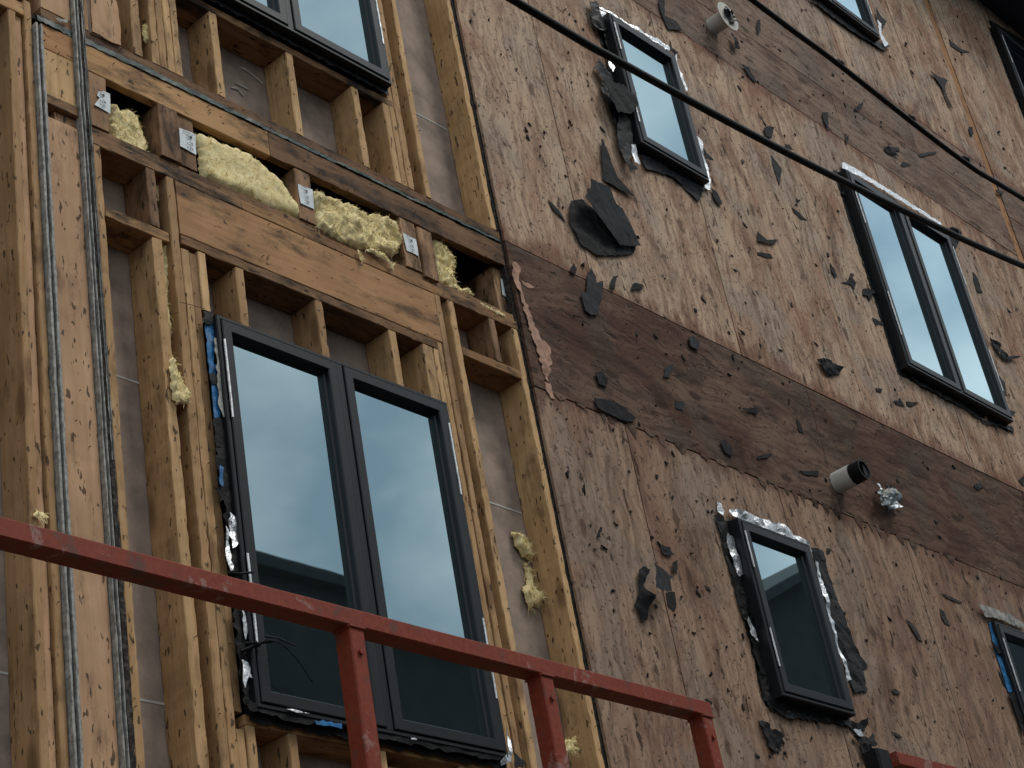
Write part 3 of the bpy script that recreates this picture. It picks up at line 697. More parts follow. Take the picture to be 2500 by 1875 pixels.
# torn wires of membrane over the lower left sash
def whisk(parent, pts, r=.002, name='loose_strand', mat='rubber'):
    b = MB(); b.tube(pts, r, 6); return b.build(name, mat, parent)
def wz(k, pts, y):
    ox, oy, s = ZM[k]; return [(lambda q: (q[0], y + dy, q[1]))(P(ox + a / s, oy + b / s, y + dy)) for a, b, dy in pts]
whisk(BW, wz('r', [(300, 720, .02), (370, 690, -.02), (430, 700, -.04), (480, 670, -.06), (560, 680, -.07), (640, 740, -.07), (720, 830, -.06), (780, 920, -.05), (830, 1000, -.04)], -.04), .0022)
whisk(BW, wz('r', [(460, 640, -.05), (560, 655, -.06), (700, 715, -.04)], -.04), .0028)
whisk(BW, wz('r', [(280, 760, 0), (380, 720, -.02), (440, 690, -.04), (520, 680, -.05)], -.04), .006)
whisk(BW, wz('r', [(180, 150, 0), (270, 160, -.03), (375, 148, -.04)], -.04), .004)
whisk(BW, wz('r', [(310, 700, 0), (400, 690, -.03), (430, 710, -.03), (330, 735, 0)], -.04), .005)
# upper small window
piece(W1, 't', [(100, 90), (160, 85), (1030, 600), (1025, 655), (600, 380), (210, 150), (180, 150)], 'foil', 'foil_tape', y=-.040, namp=.010, jag=.006)
piece(W1, 't', [(100, 95), (190, 140), (265, 290), (245, 300), (180, 230), (120, 170)], 'foil', 'foil_tape', y=-.045, namp=.012, jag=.006)
piece(W1, 't', [(0, 0), (90, 0), (130, 150), (180, 240), (300, 290), (180, 390), (100, 350), (30, 260)], 'rubber', 'flashing', y=-.05, namp=.015, jag=.012)
piece(W1, 't', [(170, 400), (290, 380), (370, 690), (300, 760), (230, 600)], 'rubber', 'flashing', y=-.036, namp=.012, jag=.012)
piece(W1, 't', [(235, 730), (275, 770), (315, 860), (300, 910), (260, 850)], 'foil', 'foil_tape', y=-.045, namp=.01)
piece(W1, 't', [(50, 850), (100, 750), (150, 790), (200, 870), (280, 950), (300, 1060), (560, 1090), (615, 1280), (560, 1400), (600, 1659), (350, 1659), (250, 1400), (140, 1130), (160, 1010)], 'rubber', 'flashing', y=-.045, namp=.012, jag=.012)
piece(W1, 'g', [(700, 500), (830, 530), (900, 600), (915, 640), (880, 700), (790, 700), (740, 600)], 'felt', 'flashing', y=-.09, namp=.006, jag=.006)
piece(W1, 'g', [(790, 700), (880, 700), (885, 890), (860, 1000), (910, 1050), (870, 1060), (830, 1000), (780, 850)], 'rubber', 'flashing', y=-.05, namp=.007, jag=.008)
piece(W1, 'g', [(865, 905), (895, 900), (930, 1020), (890, 1010)], 'foil', 'foil_tape', y=-.05, namp=.01)
piece(W1, 'g', [(930, 960), (1050, 990), (1150, 1080), (1330, 1150), (1300, 1240), (1280, 1245), (1200, 1160), (1130, 1100), (1040, 1070), (960, 1050)], 'felt_grey', 'flashing', y=-.03, namp=.008, jag=.006)
piece(W1, 'g', [(1280, 840), (1310, 870), (1365, 1130), (1360, 1185), (1330, 1170), (1340, 1100)], 'foil', 'foil_tape', y=-.034, namp=.008, jag=.005)
piece(W1, 'g', [(1150, 330), (1170, 420), (1225, 560), (1215, 570), (1150, 420)], 'foil', 'foil_tape', y=-.034, namp=.008, jag=.004)
piece(W1, 'g', [(1110, 250), (1125, 300), (1165, 325), (1140, 345), (1115, 320)], 'felt', 'flashing', y=-.04, namp=.01)
piece(W1, 'g', [(1320, 920), (1350, 960), (1385, 1000), (1340, 990)], 'felt', 'flashing', y=-.04)
piece(W1, 'g', [(1370, 1170), (1400, 1190), (1440, 1270), (1420, 1280), (1390, 1240)], 'felt', 'flashing', y=-.03)
# upper double window
piece(W2, 'h', [(525, 1010), (545, 1015), (700, 1105), (1140, 1385), (1145, 1405), (700, 1135), (560, 1060), (530, 1050)], 'foil', 'foil_tape', y=-.04, namp=.006, jag=.005)
piece(W2, 'h', [(525, 1050), (570, 1060), (600, 1240), (530, 1210)], 'felt', 'flashing', y=-.03, jag=.008)
piece(W2, 'h', [(1195, 1420), (1265, 1430), (1270, 1470), (1230, 1560), (1200, 1490)], 'felt', 'flashing', y=-.04, namp=.01)
piece(W2, 'j', [(680, 0), (740, 0), (800, 250), (920, 560), (980, 740), (930, 760), (860, 640), (760, 300), (690, 80)], 'rubber', 'flashing', y=-.03, jag=.008, namp=.008)
piece(W2, 'j', [(930, 760), (990, 830), (1300, 1000), (1420, 1090), (1600, 1130), (1605, 1165), (1530, 1130), (1430, 1110), (1300, 1020), (980, 850)], 'rubber', 'flashing', y=-.03, jag=.009, namp=.010)
piece(W2, 'j', [(1575, 1025), (1605, 1030), (1600, 1065), (1580, 1060)], 'rubber', 'flashing', y=-.05)
piece(W2, 'j', [(1490, 800), (1540, 850), (1550, 940), (1530, 930)], 'rubber', 'flashing', y=-.03)
# top windows
piece(W5, 'h', [(340, 0), (420, 20), (640, 180), (770, 265), (830, 285), (780, 310), (600, 200), (420, 70)], 'rubber', 'flashing', y=-.035, jag=.008)
piece(W5, 'h', [(735, 40), (770, 100), (805, 135), (780, 170), (750, 110)], 'felt', 'flashing', y=-.04)
piece(W5, 'h', [(745, 120), (770, 150), (770, 210), (815, 270), (790, 290), (755, 200)], 'foil', 'foil_tape', y=-.045)
piece(W6, 'h', [(1440, 120), (1490, 150), (1659, 250), (1659, 300), (1480, 200)], 'rubber', 'flashing', y=-.03)
# lower small window
piece(W3, 'k', [(1385, 85), (1450, 90), (1490, 200), (1560, 480), (1640, 560), (1659, 800), (1640, 860), (1560, 700), (1480, 400), (1410, 150)], 'rubber', 'flashing', y=-.026, namp=.010, jag=.008)
piece(W3, 'l', [(-40, 560), (30, 640), (80, 900), (160, 1200), (180, 1330), (80, 1290), (30, 1200), (0, 1000), (-60, 800)], 'rubber', 'flashing', y=-.028, namp=.012, jag=.010)
piece(W3, 'l', [(340, 285), (410, 300), (430, 400), (500, 600), (600, 880), (690, 1030), (650, 1040), (685, 1180), (600, 1190), (560, 1080), (450, 700), (360, 380)], 'rubber', 'flashing', y=-.024, namp=.008, jag=.005)
piece(W3, 'l', [(90, 1280), (180, 1310), (480, 1340), (610, 1380), (690, 1330), (680, 1400), (640, 1450), (560, 1400), (450, 1375), (180, 1345)], 'rubber', 'flashing', y=-.03, namp=.012, jag=.008)
piece(W3, 'l', [(-170, 40), (0, 100), (130, 130), (200, 175), (300, 235), (345, 300), (350, 340), (320, 300), (200, 230), (0, 165), (-160, 90)], 'foil', 'foil_tape', y=-.040, namp=.016, jag=.012)
piece(W3, 'k', [(1405, 0), (1430, 10), (1450, 60), (1440, 85), (1415, 60)], 'foil', 'foil_tape', y=-.03, namp=.01)
piece(W3, 'k', [(1470, 195), (1510, 230), (1570, 450), (1545, 465), (1490, 320)], 'foil', 'foil_tape', y=-.036, namp=.012)
piece(W3, 'k', [(1590, 720), (1640, 800), (1659, 870), (1620, 830)], 'foil', 'foil_tape', y=-.036, namp=.012)
piece(W3, 'l', [(355, 370), (370, 380), (440, 620), (510, 880), (560, 1040), (585, 1110), (560, 1120), (530, 1000), (440, 700)], 'foil', 'foil_tape', y=-.036, namp=.014, jag=.006)
piece(W3, 'l', [(600, 1420), (640, 1415), (665, 1460), (640, 1460)], 'foil', 'foil_tape', y=-.045, namp=.008)
piece(W3, 'w', [(50, 130), (230, 180), (430, 210), (470, 180), (510, 90), (570, 160), (560, 330), (600, 360), (590, 410), (460, 440), (560, 500), (450, 560), (380, 680), (350, 820), (320, 760), (260, 560), (220, 360)], 'rubber', 'flashing', y=-.04, namp=.012, jag=.004, sp=.012)
# lower right window
piece(W4, 'l', [(1370, 635), (1460, 660), (1560, 700), (1659, 750), (1659, 790), (1480, 725), (1430, 720)], 'strip', 'foil_tape', y=-.04, namp=.008)
piece(W4, 'l', [(1440, 750), (1475, 760), (1600, 1180), (1560, 1185), (1470, 900)], 'blue', 'blue_tape', y=-.024, jag=.003)
piece(W4, 'l', [(1560, 1185), (1630, 1185), (1659, 1300), (1659, 1460), (1600, 1290)], 'rubber', 'flashing', y=-.034, jag=.008)
piece(W4, 'l', [(1450, 860), (1500, 900), (1530, 940), (1500, 950)], 'rubber', 'flashing', y=-.034, jag=.006)
piece(W4, 'l', [(1490, 1040), (1530, 1090), (1560, 1180), (1530, 1140)], 'felt', 'flashing', y=-.02, jag=.006)

# ------------------------------------------------------------------ glass wool in the floor void and stud bays
WG = 'tufts of yellow glass wool in the open floor line'
def wool(k, pts, label, y=.03, bulge=.05, blim=.06, hairs=160, sp=.011, namp=.018, group=None, hl=.018):
    bulge *= .5; blim *= .4; namp *= .5; hairs = int(hairs * 2.2)
    o = sheet('insulation_batt', Z(k, pts, y - bulge * .6), y, 'wool', None, sp=sp, jag=.006, namp=namp, nscale=11, bulge=bulge, blim=blim, thick=0, hairs=hairs, hairlen=hl)
    return tag(o, label, 'insulation', group)
wool('p', [(1490, 1380), (1560, 1410), (1640, 1490), (1740, 1450), (1830, 1530), (1890, 1670), (1945, 1800), (1990, 2050), (1985, 2190), (1700, 2080), (1500, 1960)], 'torn yellow insulation in the leftmost opening of the floor line', y=.06, group=WG)
wool('m', [(1560, 215), (1640, 255), (1800, 320), (1900, 390), (2020, 400), (2150, 470), (2240, 500), (2420, 640), (2700, 880), (2950, 1250), (2990, 1420), (2600, 1270), (2240, 1090), (1900, 950), (1640, 850), (1600, 600)], 'broad smooth yellow insulation batt between two tagged truss ends', y=.03, bulge=.05, blim=.10, hairs=120, namp=.008, group=WG)
wool('n', [(955, 430), (1060, 460), (1200, 545), (1350, 590), (1540, 690), (1650, 770), (1740, 720), (1880, 790), (2010, 860), (2060, 990), (2110, 1090), (2070, 1200), (2000, 1260), (1640, 1190), (1330, 1080), (1030, 910), (990, 700)], 'crumpled yellow insulation batt bulging out right of the middle tag', y=.02, bulge=.07, blim=.05, hairs=420, namp=.03, group=WG)
wool('n', [(1630, 1190), (1720, 1170), (1860, 1240), (1960, 1370), (2015, 1350), (1960, 1425), (1900, 1330), (1830, 1280)], 'limp strip of insulation drooping over the top plate', y=-.012, bulge=.012, blim=.02, hairs=30, sp=.008, namp=.006)
wool('n', [(1525, 1180), (1570, 1230), (1600, 1310), (1575, 1350), (1545, 1290)], 'small pale insulation scrap hanging on the plate', y=-.012, bulge=.010, blim=.02, hairs=14, sp=.008, namp=.006)
wool('o', [(595, 570), (680, 600), (760, 690), (850, 790), (910, 900), (900, 990), (860, 1080), (920, 1170), (980, 1240), (1060, 1250), (1120, 1330), (1190, 1390), (1050, 1330), (800, 1230), (640, 1150), (620, 900), (610, 700)], 'shredded yellow insulation left of the black opening beside the plywood', y=.05, bulge=.05, blim=.03, hairs=220, sp=.009, namp=.03, group=WG)
wool('o', [(1230, 1430), (1400, 1500), (1580, 1590), (1540, 1610), (1380, 1520)], 'thin yellow insulation strip lying on the plate below the last tag', y=-.003, bulge=.010, blim=.015, hairs=20, sp=.008, namp=.005)
wool('p', [(1930, 330), (1990, 320), (2030, 420), (2040, 560), (1960, 540), (1925, 440)], 'tuft of insulation squeezed between upper studs at the left', y=.03, bulge=.03, blim=.02, hairs=50, sp=.009)
wool('c', [(1045, -10), (1090, -20), (1100, 150), (1100, 400), (1110, 620), (1060, 500), (1040, 200)], 'long insulation strip wedged between studs left of the big window', y=.05, bulge=.03, blim=.02, hairs=60)
wool('c', [(1105, 650), (1140, 720), (1180, 840), (1235, 950), (1225, 1020), (1140, 1025), (1110, 900)], 'yellow insulation plug sticking out between studs left of the big window', y=-.0, bulge=.035, blim=.03, hairs=70)
wool('m', [(990, 950), (1080, 945), (1100, 1030), (1110, 1160), (1010, 1160)], 'insulation tuft in the small opening over the blocking', y=.06, bulge=.02, blim=.02, hairs=40)
wool('k', [(140, 175), (200, 200), (240, 270), (270, 350), (220, 340), (160, 260)], 'upper insulation tuft stuck to the wallboard right of the big window', y=.13, bulge=.06, blim=.03, hairs=90)
wool('k', [(220, 370), (260, 440), (265, 540), (310, 570), (315, 630), (240, 660), (210, 540), (240, 470)], 'stringy insulation tuft below another on the wallboard by the last stud', y=.13, bulge=.05, blim=.02, hairs=120, hl=.03)
wool('k', [(445, 1480), (500, 1480), (530, 1455), (515, 1520), (540, 1550), (505, 1545), (520, 1580), (470, 1550)], 'star shaped insulation wisp on the last stud beside the red post', y=-.006, bulge=.01, blim=.01, hairs=30, sp=.008, hl=.03)
wool('e', [(230, 40), (270, 60), (300, 100), (270, 120), (210, 80)], 'pale insulation wisp on the studs just above the red rail', y=-.006, bulge=.008, blim=.01, hairs=20, sp=.008)

# ------------------------------------------------------------------ torn building paper on the plywood
def scrap(k, pts, label, mat='felt', y=-.022, lift=None, namp=.004, jag=.003, sp=.014, **kw):
    o = sheet('paper_scrap', Z(k, pts, y), y, mat, None, sp=sp, jag=jag, namp=namp, lift=lift, **kw)
    return tag(o, label, 'scrap', 'torn pieces of black building paper')
scrap('g', [(500, 1250), (560, 1240), (640, 1310), (900, 1530), (890, 1575), (820, 1590), (660, 1590), (560, 1520), (500, 1410), (480, 1320)], 'large black paper scrap lying flat under the folded flap', y=-.03, namp=.007, jag=.004)
fx = P(1200 + 750 / 2.552, 1300 / 2.552)
scrap('g', [(560, 1150), (690, 1195), (750, 1290), (790, 1310), (850, 1400), (935, 1530), (800, 1530), (660, 1390), (540, 1255), (570, 1190)], 'big grey folded paper flap standing off the plywood below the cable', mat='felt_grey', y=-.05,
      lift=lambda x, z: max(0, (fx[0] + .12 - x) * .10 + (fx[1] - z) * -.12 + .02), jag=.004)
scrap('g', [(350, 1240), (375, 1260), (440, 1340), (470, 1390), (430, 1350), (380, 1300)], 'thin curled paper sliver left of the big flap', jag=.002)
scrap('g', [(685, 865), (720, 920), (750, 1020), (790, 1110), (890, 1220), (850, 1210), (700, 1120), (685, 980)], 'long blade shaped paper scrap above the big flap', y=-.03)
scrap('g', [(1040, 0), (1080, 0), (1080, 95), (1150, 130), (1190, 190), (1100, 180), (1070, 110), (1050, 60)], 'paper scrap with a long tail left of the flanged vent pipe', y=-.028)
scrap('g', [(1560, 400), (1600, 420), (1650, 500), (1650, 515), (1610, 480)], 'black paper scrap below the flanged vent pipe', y=-.028)
scrap('g', [(1500, 200), (1530, 230), (1555, 300), (1520, 300)], 'black paper tatter hanging from the flanged vent', y=-.05, namp=.02)
scrap('i', [(600, 180), (620, 135), (650, 190), (650, 230), (695, 220), (690, 300), (665, 430), (620, 430), (585, 400), (560, 300), (590, 290)], 'bat shaped grey paper scrap on the upper edge of the dark band', mat='felt_grey', y=-.03)
scrap('i', [(490, 150), (510, 110), (530, 150), (520, 185)], 'small paper tuft at the top edge of the dark band', y=-.028)
scrap('i', [(735, 250), (760, 190), (795, 175), (775, 215), (765, 275)], 'twisted paper tatter above the dark band', y=-.028)
scrap('i', [(870, 275), (885, 235), (905, 230), (945, 240), (940, 275), (905, 268)], 'arched paper scrap above the dark band', y=-.028)
scrap('i', [(645, 790), (690, 780), (725, 830), (720, 880), (670, 860)], 'round black paper scrap in the dark band', y=-.028)
scrap('i', [(640, 945), (760, 965), (820, 1000), (900, 1070), (880, 1100), (800, 1080), (660, 1010)], 'long black paper scrap along the lower edge of the dark band', y=-.028)
scrap('i', [(1230, 565), (1260, 560), (1300, 600), (1290, 650), (1240, 625)], 'grey paper chip near the top edge of the dark band', mat='felt_grey', y=-.03)
scrap('i', [(1080, 760), (1135, 735), (1110, 820), (1070, 820)], 'dull paper patch in the middle of the dark band', mat='felt_grey')
scrap('i', [(1150, 965), (1205, 970), (1190, 1025), (1150, 1010)], 'squarish grey paper patch low in the dark band', mat='felt_grey')
scrap('i', [(1420, 1220), (1460, 1205), (1500, 1270), (1505, 1310), (1460, 1290)], 'black paper scrap under the dark band edge', y=-.028)
scrap('i', [(1560, 1010), (1659, 1010), (1659, 1050), (1600, 1030)], 'black paper tatter in the dark band right of centre', y=-.028)
scrap('j', [(370, 705), (430, 700), (530, 760), (515, 795), (440, 815), (400, 760)], 'folded black paper scrap between the dark band and the double window', y=-.03, namp=.02)
scrap('j', [(655, 270), (690, 265), (755, 290), (715, 300), (700, 340), (680, 310), (655, 305)], 'forked paper scrap left of the tall double window', y=-.026)
scrap('j', [(712, 448), (740, 460), (795, 492), (750, 485), (740, 500)], 'small fish shaped paper scrap left of the tall double window', mat='felt_grey', jag=.002)
scrap('j', [(450, 105), (475, 140), (495, 190), (480, 200), (455, 150)], 'narrow curled paper scrap in the upper plywood', jag=.002)
scrap('j', [(520, 225), (560, 225), (580, 170), (600, 175), (590, 200), (615, 230), (600, 275), (580, 240), (550, 235)], 'squiggly paper tatter above the folded scrap', jag=.002, sp=.01)
scrap('j', [(0, 40), (80, 50), (95, 75), (60, 75), (0, 55)], 'flat hooked paper scrap in the upper plywood', jag=.002)
scrap('j', [(845, 965), (885, 965), (915, 1000), (870, 990)], 'left of two brown scraps below the tall double window', jag=.002)
scrap('j', [(925, 970), (1005, 975), (960, 1000), (930, 995)], 'right of two brown scraps below the tall double window', jag=.002)
scrap('j', [(735, 885), (780, 890), (770, 912), (740, 905)], 'single chip up left of the two brown scraps', jag=.002)
scrap('j', [(1450, 575), (1515, 605), (1510, 640), (1545, 670), (1550, 680), (1640, 690), (1600, 705), (1540, 715), (1480, 640)], 'long branching black scrap right of the tall double window', y=-.035, namp=.015)
scrap('j', [(0, 1310), (40, 1300), (95, 1292), (60, 1320), (0, 1330)], 'flat black scrap low in the dark band', jag=.002)
scrap('j', [(260, 1400), (380, 1405), (375, 1435), (290, 1425)], 'blocky brown scrap left of the black mouthed pipe', jag=.002)
scrap('j', [(240, 1080), (270, 1110), (290, 1170), (255, 1150)], 'brown scrap hanging in the dark band right of centre', jag=.002)
scrap('j', [(1345, 1490), (1390, 1475), (1410, 1500), (1370, 1520)], 'grey chip in the dark band beyond the pipes', mat='felt_grey')
scrap('j', [(1625, 1460), (1659, 1430), (1659, 1500)], 'black chip at the right edge above the dark band', jag=.002)
scrap('j', [(1340, 160), (1370, 200), (1400, 290), (1370, 290), (1345, 220)], 'curled strip right of the tall double window', jag=.003)
scrap('h', [(1075, 440), (1120, 470), (1188, 500), (1165, 520), (1170, 570), (1215, 675), (1190, 650), (1145, 540)], 'dark triangular paper scrap beside the orange gap', y=-.032, mat='felt_grey')
scrap('h', [(1190, 240), (1215, 265), (1260, 300), (1325, 325), (1270, 328), (1205, 285)], 'long curved paper scrap right of the orange gap', mat='felt_grey', jag=.002)
scrap('h', [(400, 700), (440, 698), (438, 750), (445, 815), (415, 755)], 'pointed black scrap under the upper stained band', y=-.03)
scrap('h', [(545, 855), (568, 842), (560, 890), (548, 895)], 'short upright scrap under the upper stained band', jag=.002)
scrap('h', [(785, 915), (830, 915), (885, 915), (890, 935), (850, 945), (885, 975), (830, 960), (800, 940)], 'ragged paper cluster under the upper stained band', y=-.03, namp=.015)
scrap('h', [(890, 1030), (905, 1005), (935, 1020), (960, 1025), (910, 1040)], 'small dark scrap below the ragged cluster', jag=.002)
scrap('h', [(1000, 960), (1115, 940), (1115, 955), (1010, 978)], 'straight flat scrap in the upper stained band', jag=.002, mat='felt_grey')
scrap('h', [(600, 680), (630, 650), (660, 632), (655, 655), (620, 690)], 'dark scrap in the middle of the upper stained band', y=-.03)
scrap('h', [(35, 795), (60, 785), (105, 790), (85, 860), (55, 850)], 'triangular scrap touching the lower cable', y=-.03)
scrap('h', [(170, 895), (200, 900), (225, 935), (190, 930)], 'dark scrap just above the lower cable', y=-.03)
scrap('h', [(85, 965), (110, 1000), (150, 1050), (135, 1155), (120, 1110), (95, 1030)], 'long leaf shaped scrap below the lower cable', mat='felt_grey')
scrap('h', [(215, 1290), (250, 1320), (310, 1370), (270, 1365), (225, 1320)], 'slanted brown scrap left of the tall double window', jag=.002)
scrap('h', [(0, 1440), (30, 1470), (60, 1495), (130, 1490), (100, 1520), (40, 1510), (0, 1500)], 'twisted dark scrap near the middle of the upper plywood', y=-.03)
scrap('h', [(1315, 790), (1340, 790), (1345, 840), (1325, 840)], 'dark scrap over the orange gap', y=-.03)
scrap('h', [(1480, 1180), (1535, 1195), (1520, 1210), (1490, 1200)], 'dark chip right of the orange gap', y=-.028)
scrap('h', [(0, 120), (15, 125), (18, 190), (0, 210)], 'black tatter under the upper stained band at the vent', y=-.03)
scrap('k', [(915, 430), (945, 400), (985, 425), (950, 520), (1000, 575), (1025, 580), (985, 650), (965, 740), (940, 745), (920, 700), (915, 660), (890, 650), (920, 560)], 'crumpled black paper under the square grey flap', y=-.03, namp=.010)
cx0 = P(1200 + 1000 / 2.552, 1225 + 500 / 2.552)
scrap('k', [(950, 412), (1120, 470), (1090, 500), (1100, 570), (1020, 578), (955, 570), (960, 500), (975, 450)], 'square grey paper flap curling off the lower plywood', mat='felt_grey', y=-.06, lift=lambda x, z: max(0, (cx0[0] + .1 - x) * .25))
scrap('k', [(1052, 270), (1120, 285), (1140, 330), (1110, 330), (1080, 325)], 'small grey paper chip above the square flap', mat='felt_grey', y=-.03, namp=.015)
scrap('k', [(1165, 358), (1160, 400), (1150, 455), (1128, 420), (1130, 380)], 'curved black chip right of the square flap', y=-.03)
scrap('k', [(1088, 568), (1110, 560), (1142, 562), (1155, 640), (1140, 685), (1100, 650)], 'black sheet standing in for an oval hole below the square flap', mat='dark', y=-.018, namp=.001, jag=.001)  # near-black sheet on the panel, painted in place of a hole's dark inside
scrap('k', [(1330, 520), (1360, 535), (1368, 565), (1340, 545)], 'dark notch right of the square flap', mat='rot', y=-.018, jag=.002)
scrap('k', [(655, 215), (680, 155), (690, 165), (685, 185), (670, 195), (680, 225)], 'thin curled black sliver in the lower plywood', jag=.001, sp=.01)
scrap('k', [(1325, 1230), (1345, 1225), (1375, 1250), (1370, 1265)], 'small black chip just above the rail end', y=-.03)
scrap('l', [(18, 1360), (60, 1370), (95, 1415), (150, 1425), (158, 1500), (140, 1560), (90, 1550), (55, 1470)], 'ragged black scrap below the small lower window', y=-.03, namp=.02, jag=.008)
scrap('l', [(920, 728), (945, 745), (985, 790), (1030, 868), (1000, 860), (970, 810)], 'long brown sliver in the lower right plywood', jag=.002, mat='rot')
scrap('l', [(833, 1168), (860, 1165), (888, 1188), (882, 1205), (850, 1195)], 'oval dark chip in the lower right plywood', jag=.001, mat='rot')
scrap('l', [(1135, 665), (1165, 685), (1200, 772), (1170, 760), (1145, 720)], 'dark almond shaped chip left of the taped window', jag=.001, mat='rot')
scrap('l', [(1140, 568), (1200, 590), (1280, 625), (1250, 630), (1180, 600)], 'thin brown sliver left of the taped window', jag=.002, mat='rot')
scrap('l', [(835, 1430), (880, 1450), (905, 1470), (870, 1465)], 'small dark chip above the second red rail', jag=.002, mat='rot')
# the many little flecks left under the staples
rg = random.Random(11)
protos = []
for i in range(9):
    n = rg.randint(7, 11); pts = []
    for k in range(n):
        a = 2 * math.pi * k / n + rg.uniform(-.3, .3); r_ = rg.uniform(.18, 1.0)
        pts.append((math.cos(a) * r_ * .010, math.sin(a) * r_ * .019))
    b = MB(); b.v = [(x, rg.uniform(-.006, 0), z) for x, z in pts] + [(x, .0015, z) for x, z in pts] + [(0, -.006, 0)]
    b.f = [(k, 2 * n, (k + 1) % n) for k in range(n)] + [(k, (k + 1) % n, (k + 1) % n + n, k + n) for k in range(n)]; b.m = [0] * len(b.f)
    me = bpy.data.meshes.new('paper_fleck'); me.from_pydata(b.v, [], b.f); me.materials.append(MT['felt' if i % 3 else 'rot']); protos.append(me)
cnt = 0; tries = 0
def onwin(x, z, mrg=.05): return any(h[0] - mrg < x < h[1] + mrg and h[2] - mrg < z < h[3] + mrg for h in WINS.values())
while cnt < 290 and tries < 6000:
    tries += 1
    px, py = rg.uniform(1120, 2500), rg.uniform(0, 1875)
    x, z = P(px, py)
    if x < 5.74 or z > 10.4 or onwin(x, z) or 11.98 < x < 12.15: continue
    if noise.noise(Vector((x * 1.3, z * 1.3, 3))) < rg.uniform(-.5, .25): continue
    me = protos[rg.randrange(9)]
    o = bpy.data.objects.new('paper_fleck', me); COL.objects.link(o)
    s_ = rg.uniform(.35, 1.15) ** 1.4 * (1 + (x - 5.7) * .07) * (1.3 if rg.random() < .1 else 1)
    o.location = (x, -.0185, z); o.rotation_euler = (rg.uniform(-.3, .3), rg.uniform(-1.6, 1.6), 0); o.scale = (s_, 1, s_ * rg.uniform(.6, 1.3))
    tag(o, 'small dark fleck of building paper left under a staple on the plywood', 'scrap', 'small dark flecks scattered over the plywood'); cnt += 1

# ------------------------------------------------------------------ pipes
def frustum(b, x, z, y0, y1, r0, r1, n=32, m=0):
    b.add([(x + r0 * math.cos(2 * math.pi * k / n), y0, z + r0 * math.sin(2 * math.pi * k / n)) for k in range(n)] + [(x + r1 * math.cos(2 * math.pi * k / n), y1, z + r1 * math.sin(2 * math.pi * k / n)) for k in range(n)],
          [(k, (k + 1) % n, (k + 1) % n + n, k + n) for k in range(n)], m)
def pipe(x, z, L_, r, label, flange=0, mouth=.0):
    t = empty('vent_pipe', (x, -.016, z), label, 'pipe')
    b = MB(); frustum(b, x, z, -.01, -L_, r, r); frustum(b, x, z, -L_, -L_, r, r - .005); frustum(b, x, z, -L_, -.02, r - .005, r - .005)
    b.build('tube', 'pvc', t, smooth=True).data.polygons.foreach_set
    if flange:
        b = MB(); yb = -L_ * .93
        frustum(b, x, z, yb, yb, r, r + flange); frustum(b, x, z, yb, yb - .006, r + flange, r + flange); frustum(b, x, z, yb - .006, yb - .006, r + flange, r - .003)
        b.build('flange', 'pvc', t)
        b = MB(); rg_ = random.Random(4)
        for i in range(3): pass
        s_ = sheet('torn_wrap', [(x - r * .9, z - r * .6), (x + .3 * r, z - r * 1.3), (x + r * 1.1, z - r * .5), (x + r * 1.0, z + r * .9), (x, z + r * 1.1), (x - r, z + r * .5)], -L_ - .01, 'rubber', t, sp=.015, jag=.02, namp=.03)
    if mouth:
        b = MB(); frustum(b, x, z, -L_ + .001, -L_ - mouth, r - .002, r - .004); frustum(b, x, z, -L_ - mouth, -L_ - mouth, r - .004, r - .014); frustum(b, x, z, -L_ - mouth, -L_ + .02, r - .014, r - .016)
        frustum(b, x, z, -L_ + .0, -L_ + .002, r - .016, 0.001)
        b.build('black_liner', 'rubber', t)
        q = sheet('inner_flap', [(x + r * .1, z - r * .6), (x + r * .62, z - r * .5), (x + r * .62, z + r * .5), (x + r * .1, z + r * .62)], -L_ - mouth + .006, 'felt_grey', t, sp=.02, jag=.002, namp=.004)
    return t
pipe(8.232, 7.442, .15, .056, 'cream vent pipe with a wide flange and torn black wrap at the upper band', flange=.046)
pipe(8.147, 4.205, .125, .060, 'cream vent pipe with a black open mouth in the dark band', mouth=.07)
# pipe stub wrapped in crumpled plastic
t = empty('wrapped_pipe', (8.72, -.016, 4.27), 'short pipe stub wrapped in crumpled clear plastic beside the black mouthed pipe', 'pipe')
b = MB(); frustum(b, 8.70, 4.25, -.01, -.07, .045, .042, 20); frustum(b, 8.70, 4.25, -.07, -.07, .042, .001, 20); b.build('tube', 'felt_grey', t)
def zz(k, pts, y): return Z(k, pts, y)
sheet('plastic_wrap', zz('s', [(1350, 1000), (1380, 940), (1500, 930), (1740, 935), (1810, 1010), (1810, 1130), (1700, 1330), (1600, 1280), (1400, 1180)], -.08), -.08, 'plastic', t, sp=.014, jag=.006, namp=.05, nscale=18)
sheet('plastic_wrap', zz('s', [(1350, 820), (1400, 840), (1460, 980), (1430, 990), (1370, 900)], -.06), -.06, 'paper', t, sp=.012, jag=.003, namp=.015)
sheet('plastic_wrap', zz('s', [(1480, 950), (1740, 940), (1800, 1000), (1700, 1040), (1490, 1060)], -.10), -.10, 'pvc', t, sp=.012, jag=.004, namp=.02)
sheet('plastic_wrap', zz('s', [(1620, 1290), (1700, 1200), (1780, 1190), (1885, 1290), (1800, 1320), (1680, 1340)], -.09), -.09, 'foil', t, sp=.012, jag=.003, namp=.02)
sheet('plastic_wrap', zz('s', [(1450, 860), (1500, 880), (1640, 850), (1730, 890), (1740, 935), (1500, 930)], -.07), -.07, 'felt_grey', t, sp=.012, jag=.006, namp=.02)

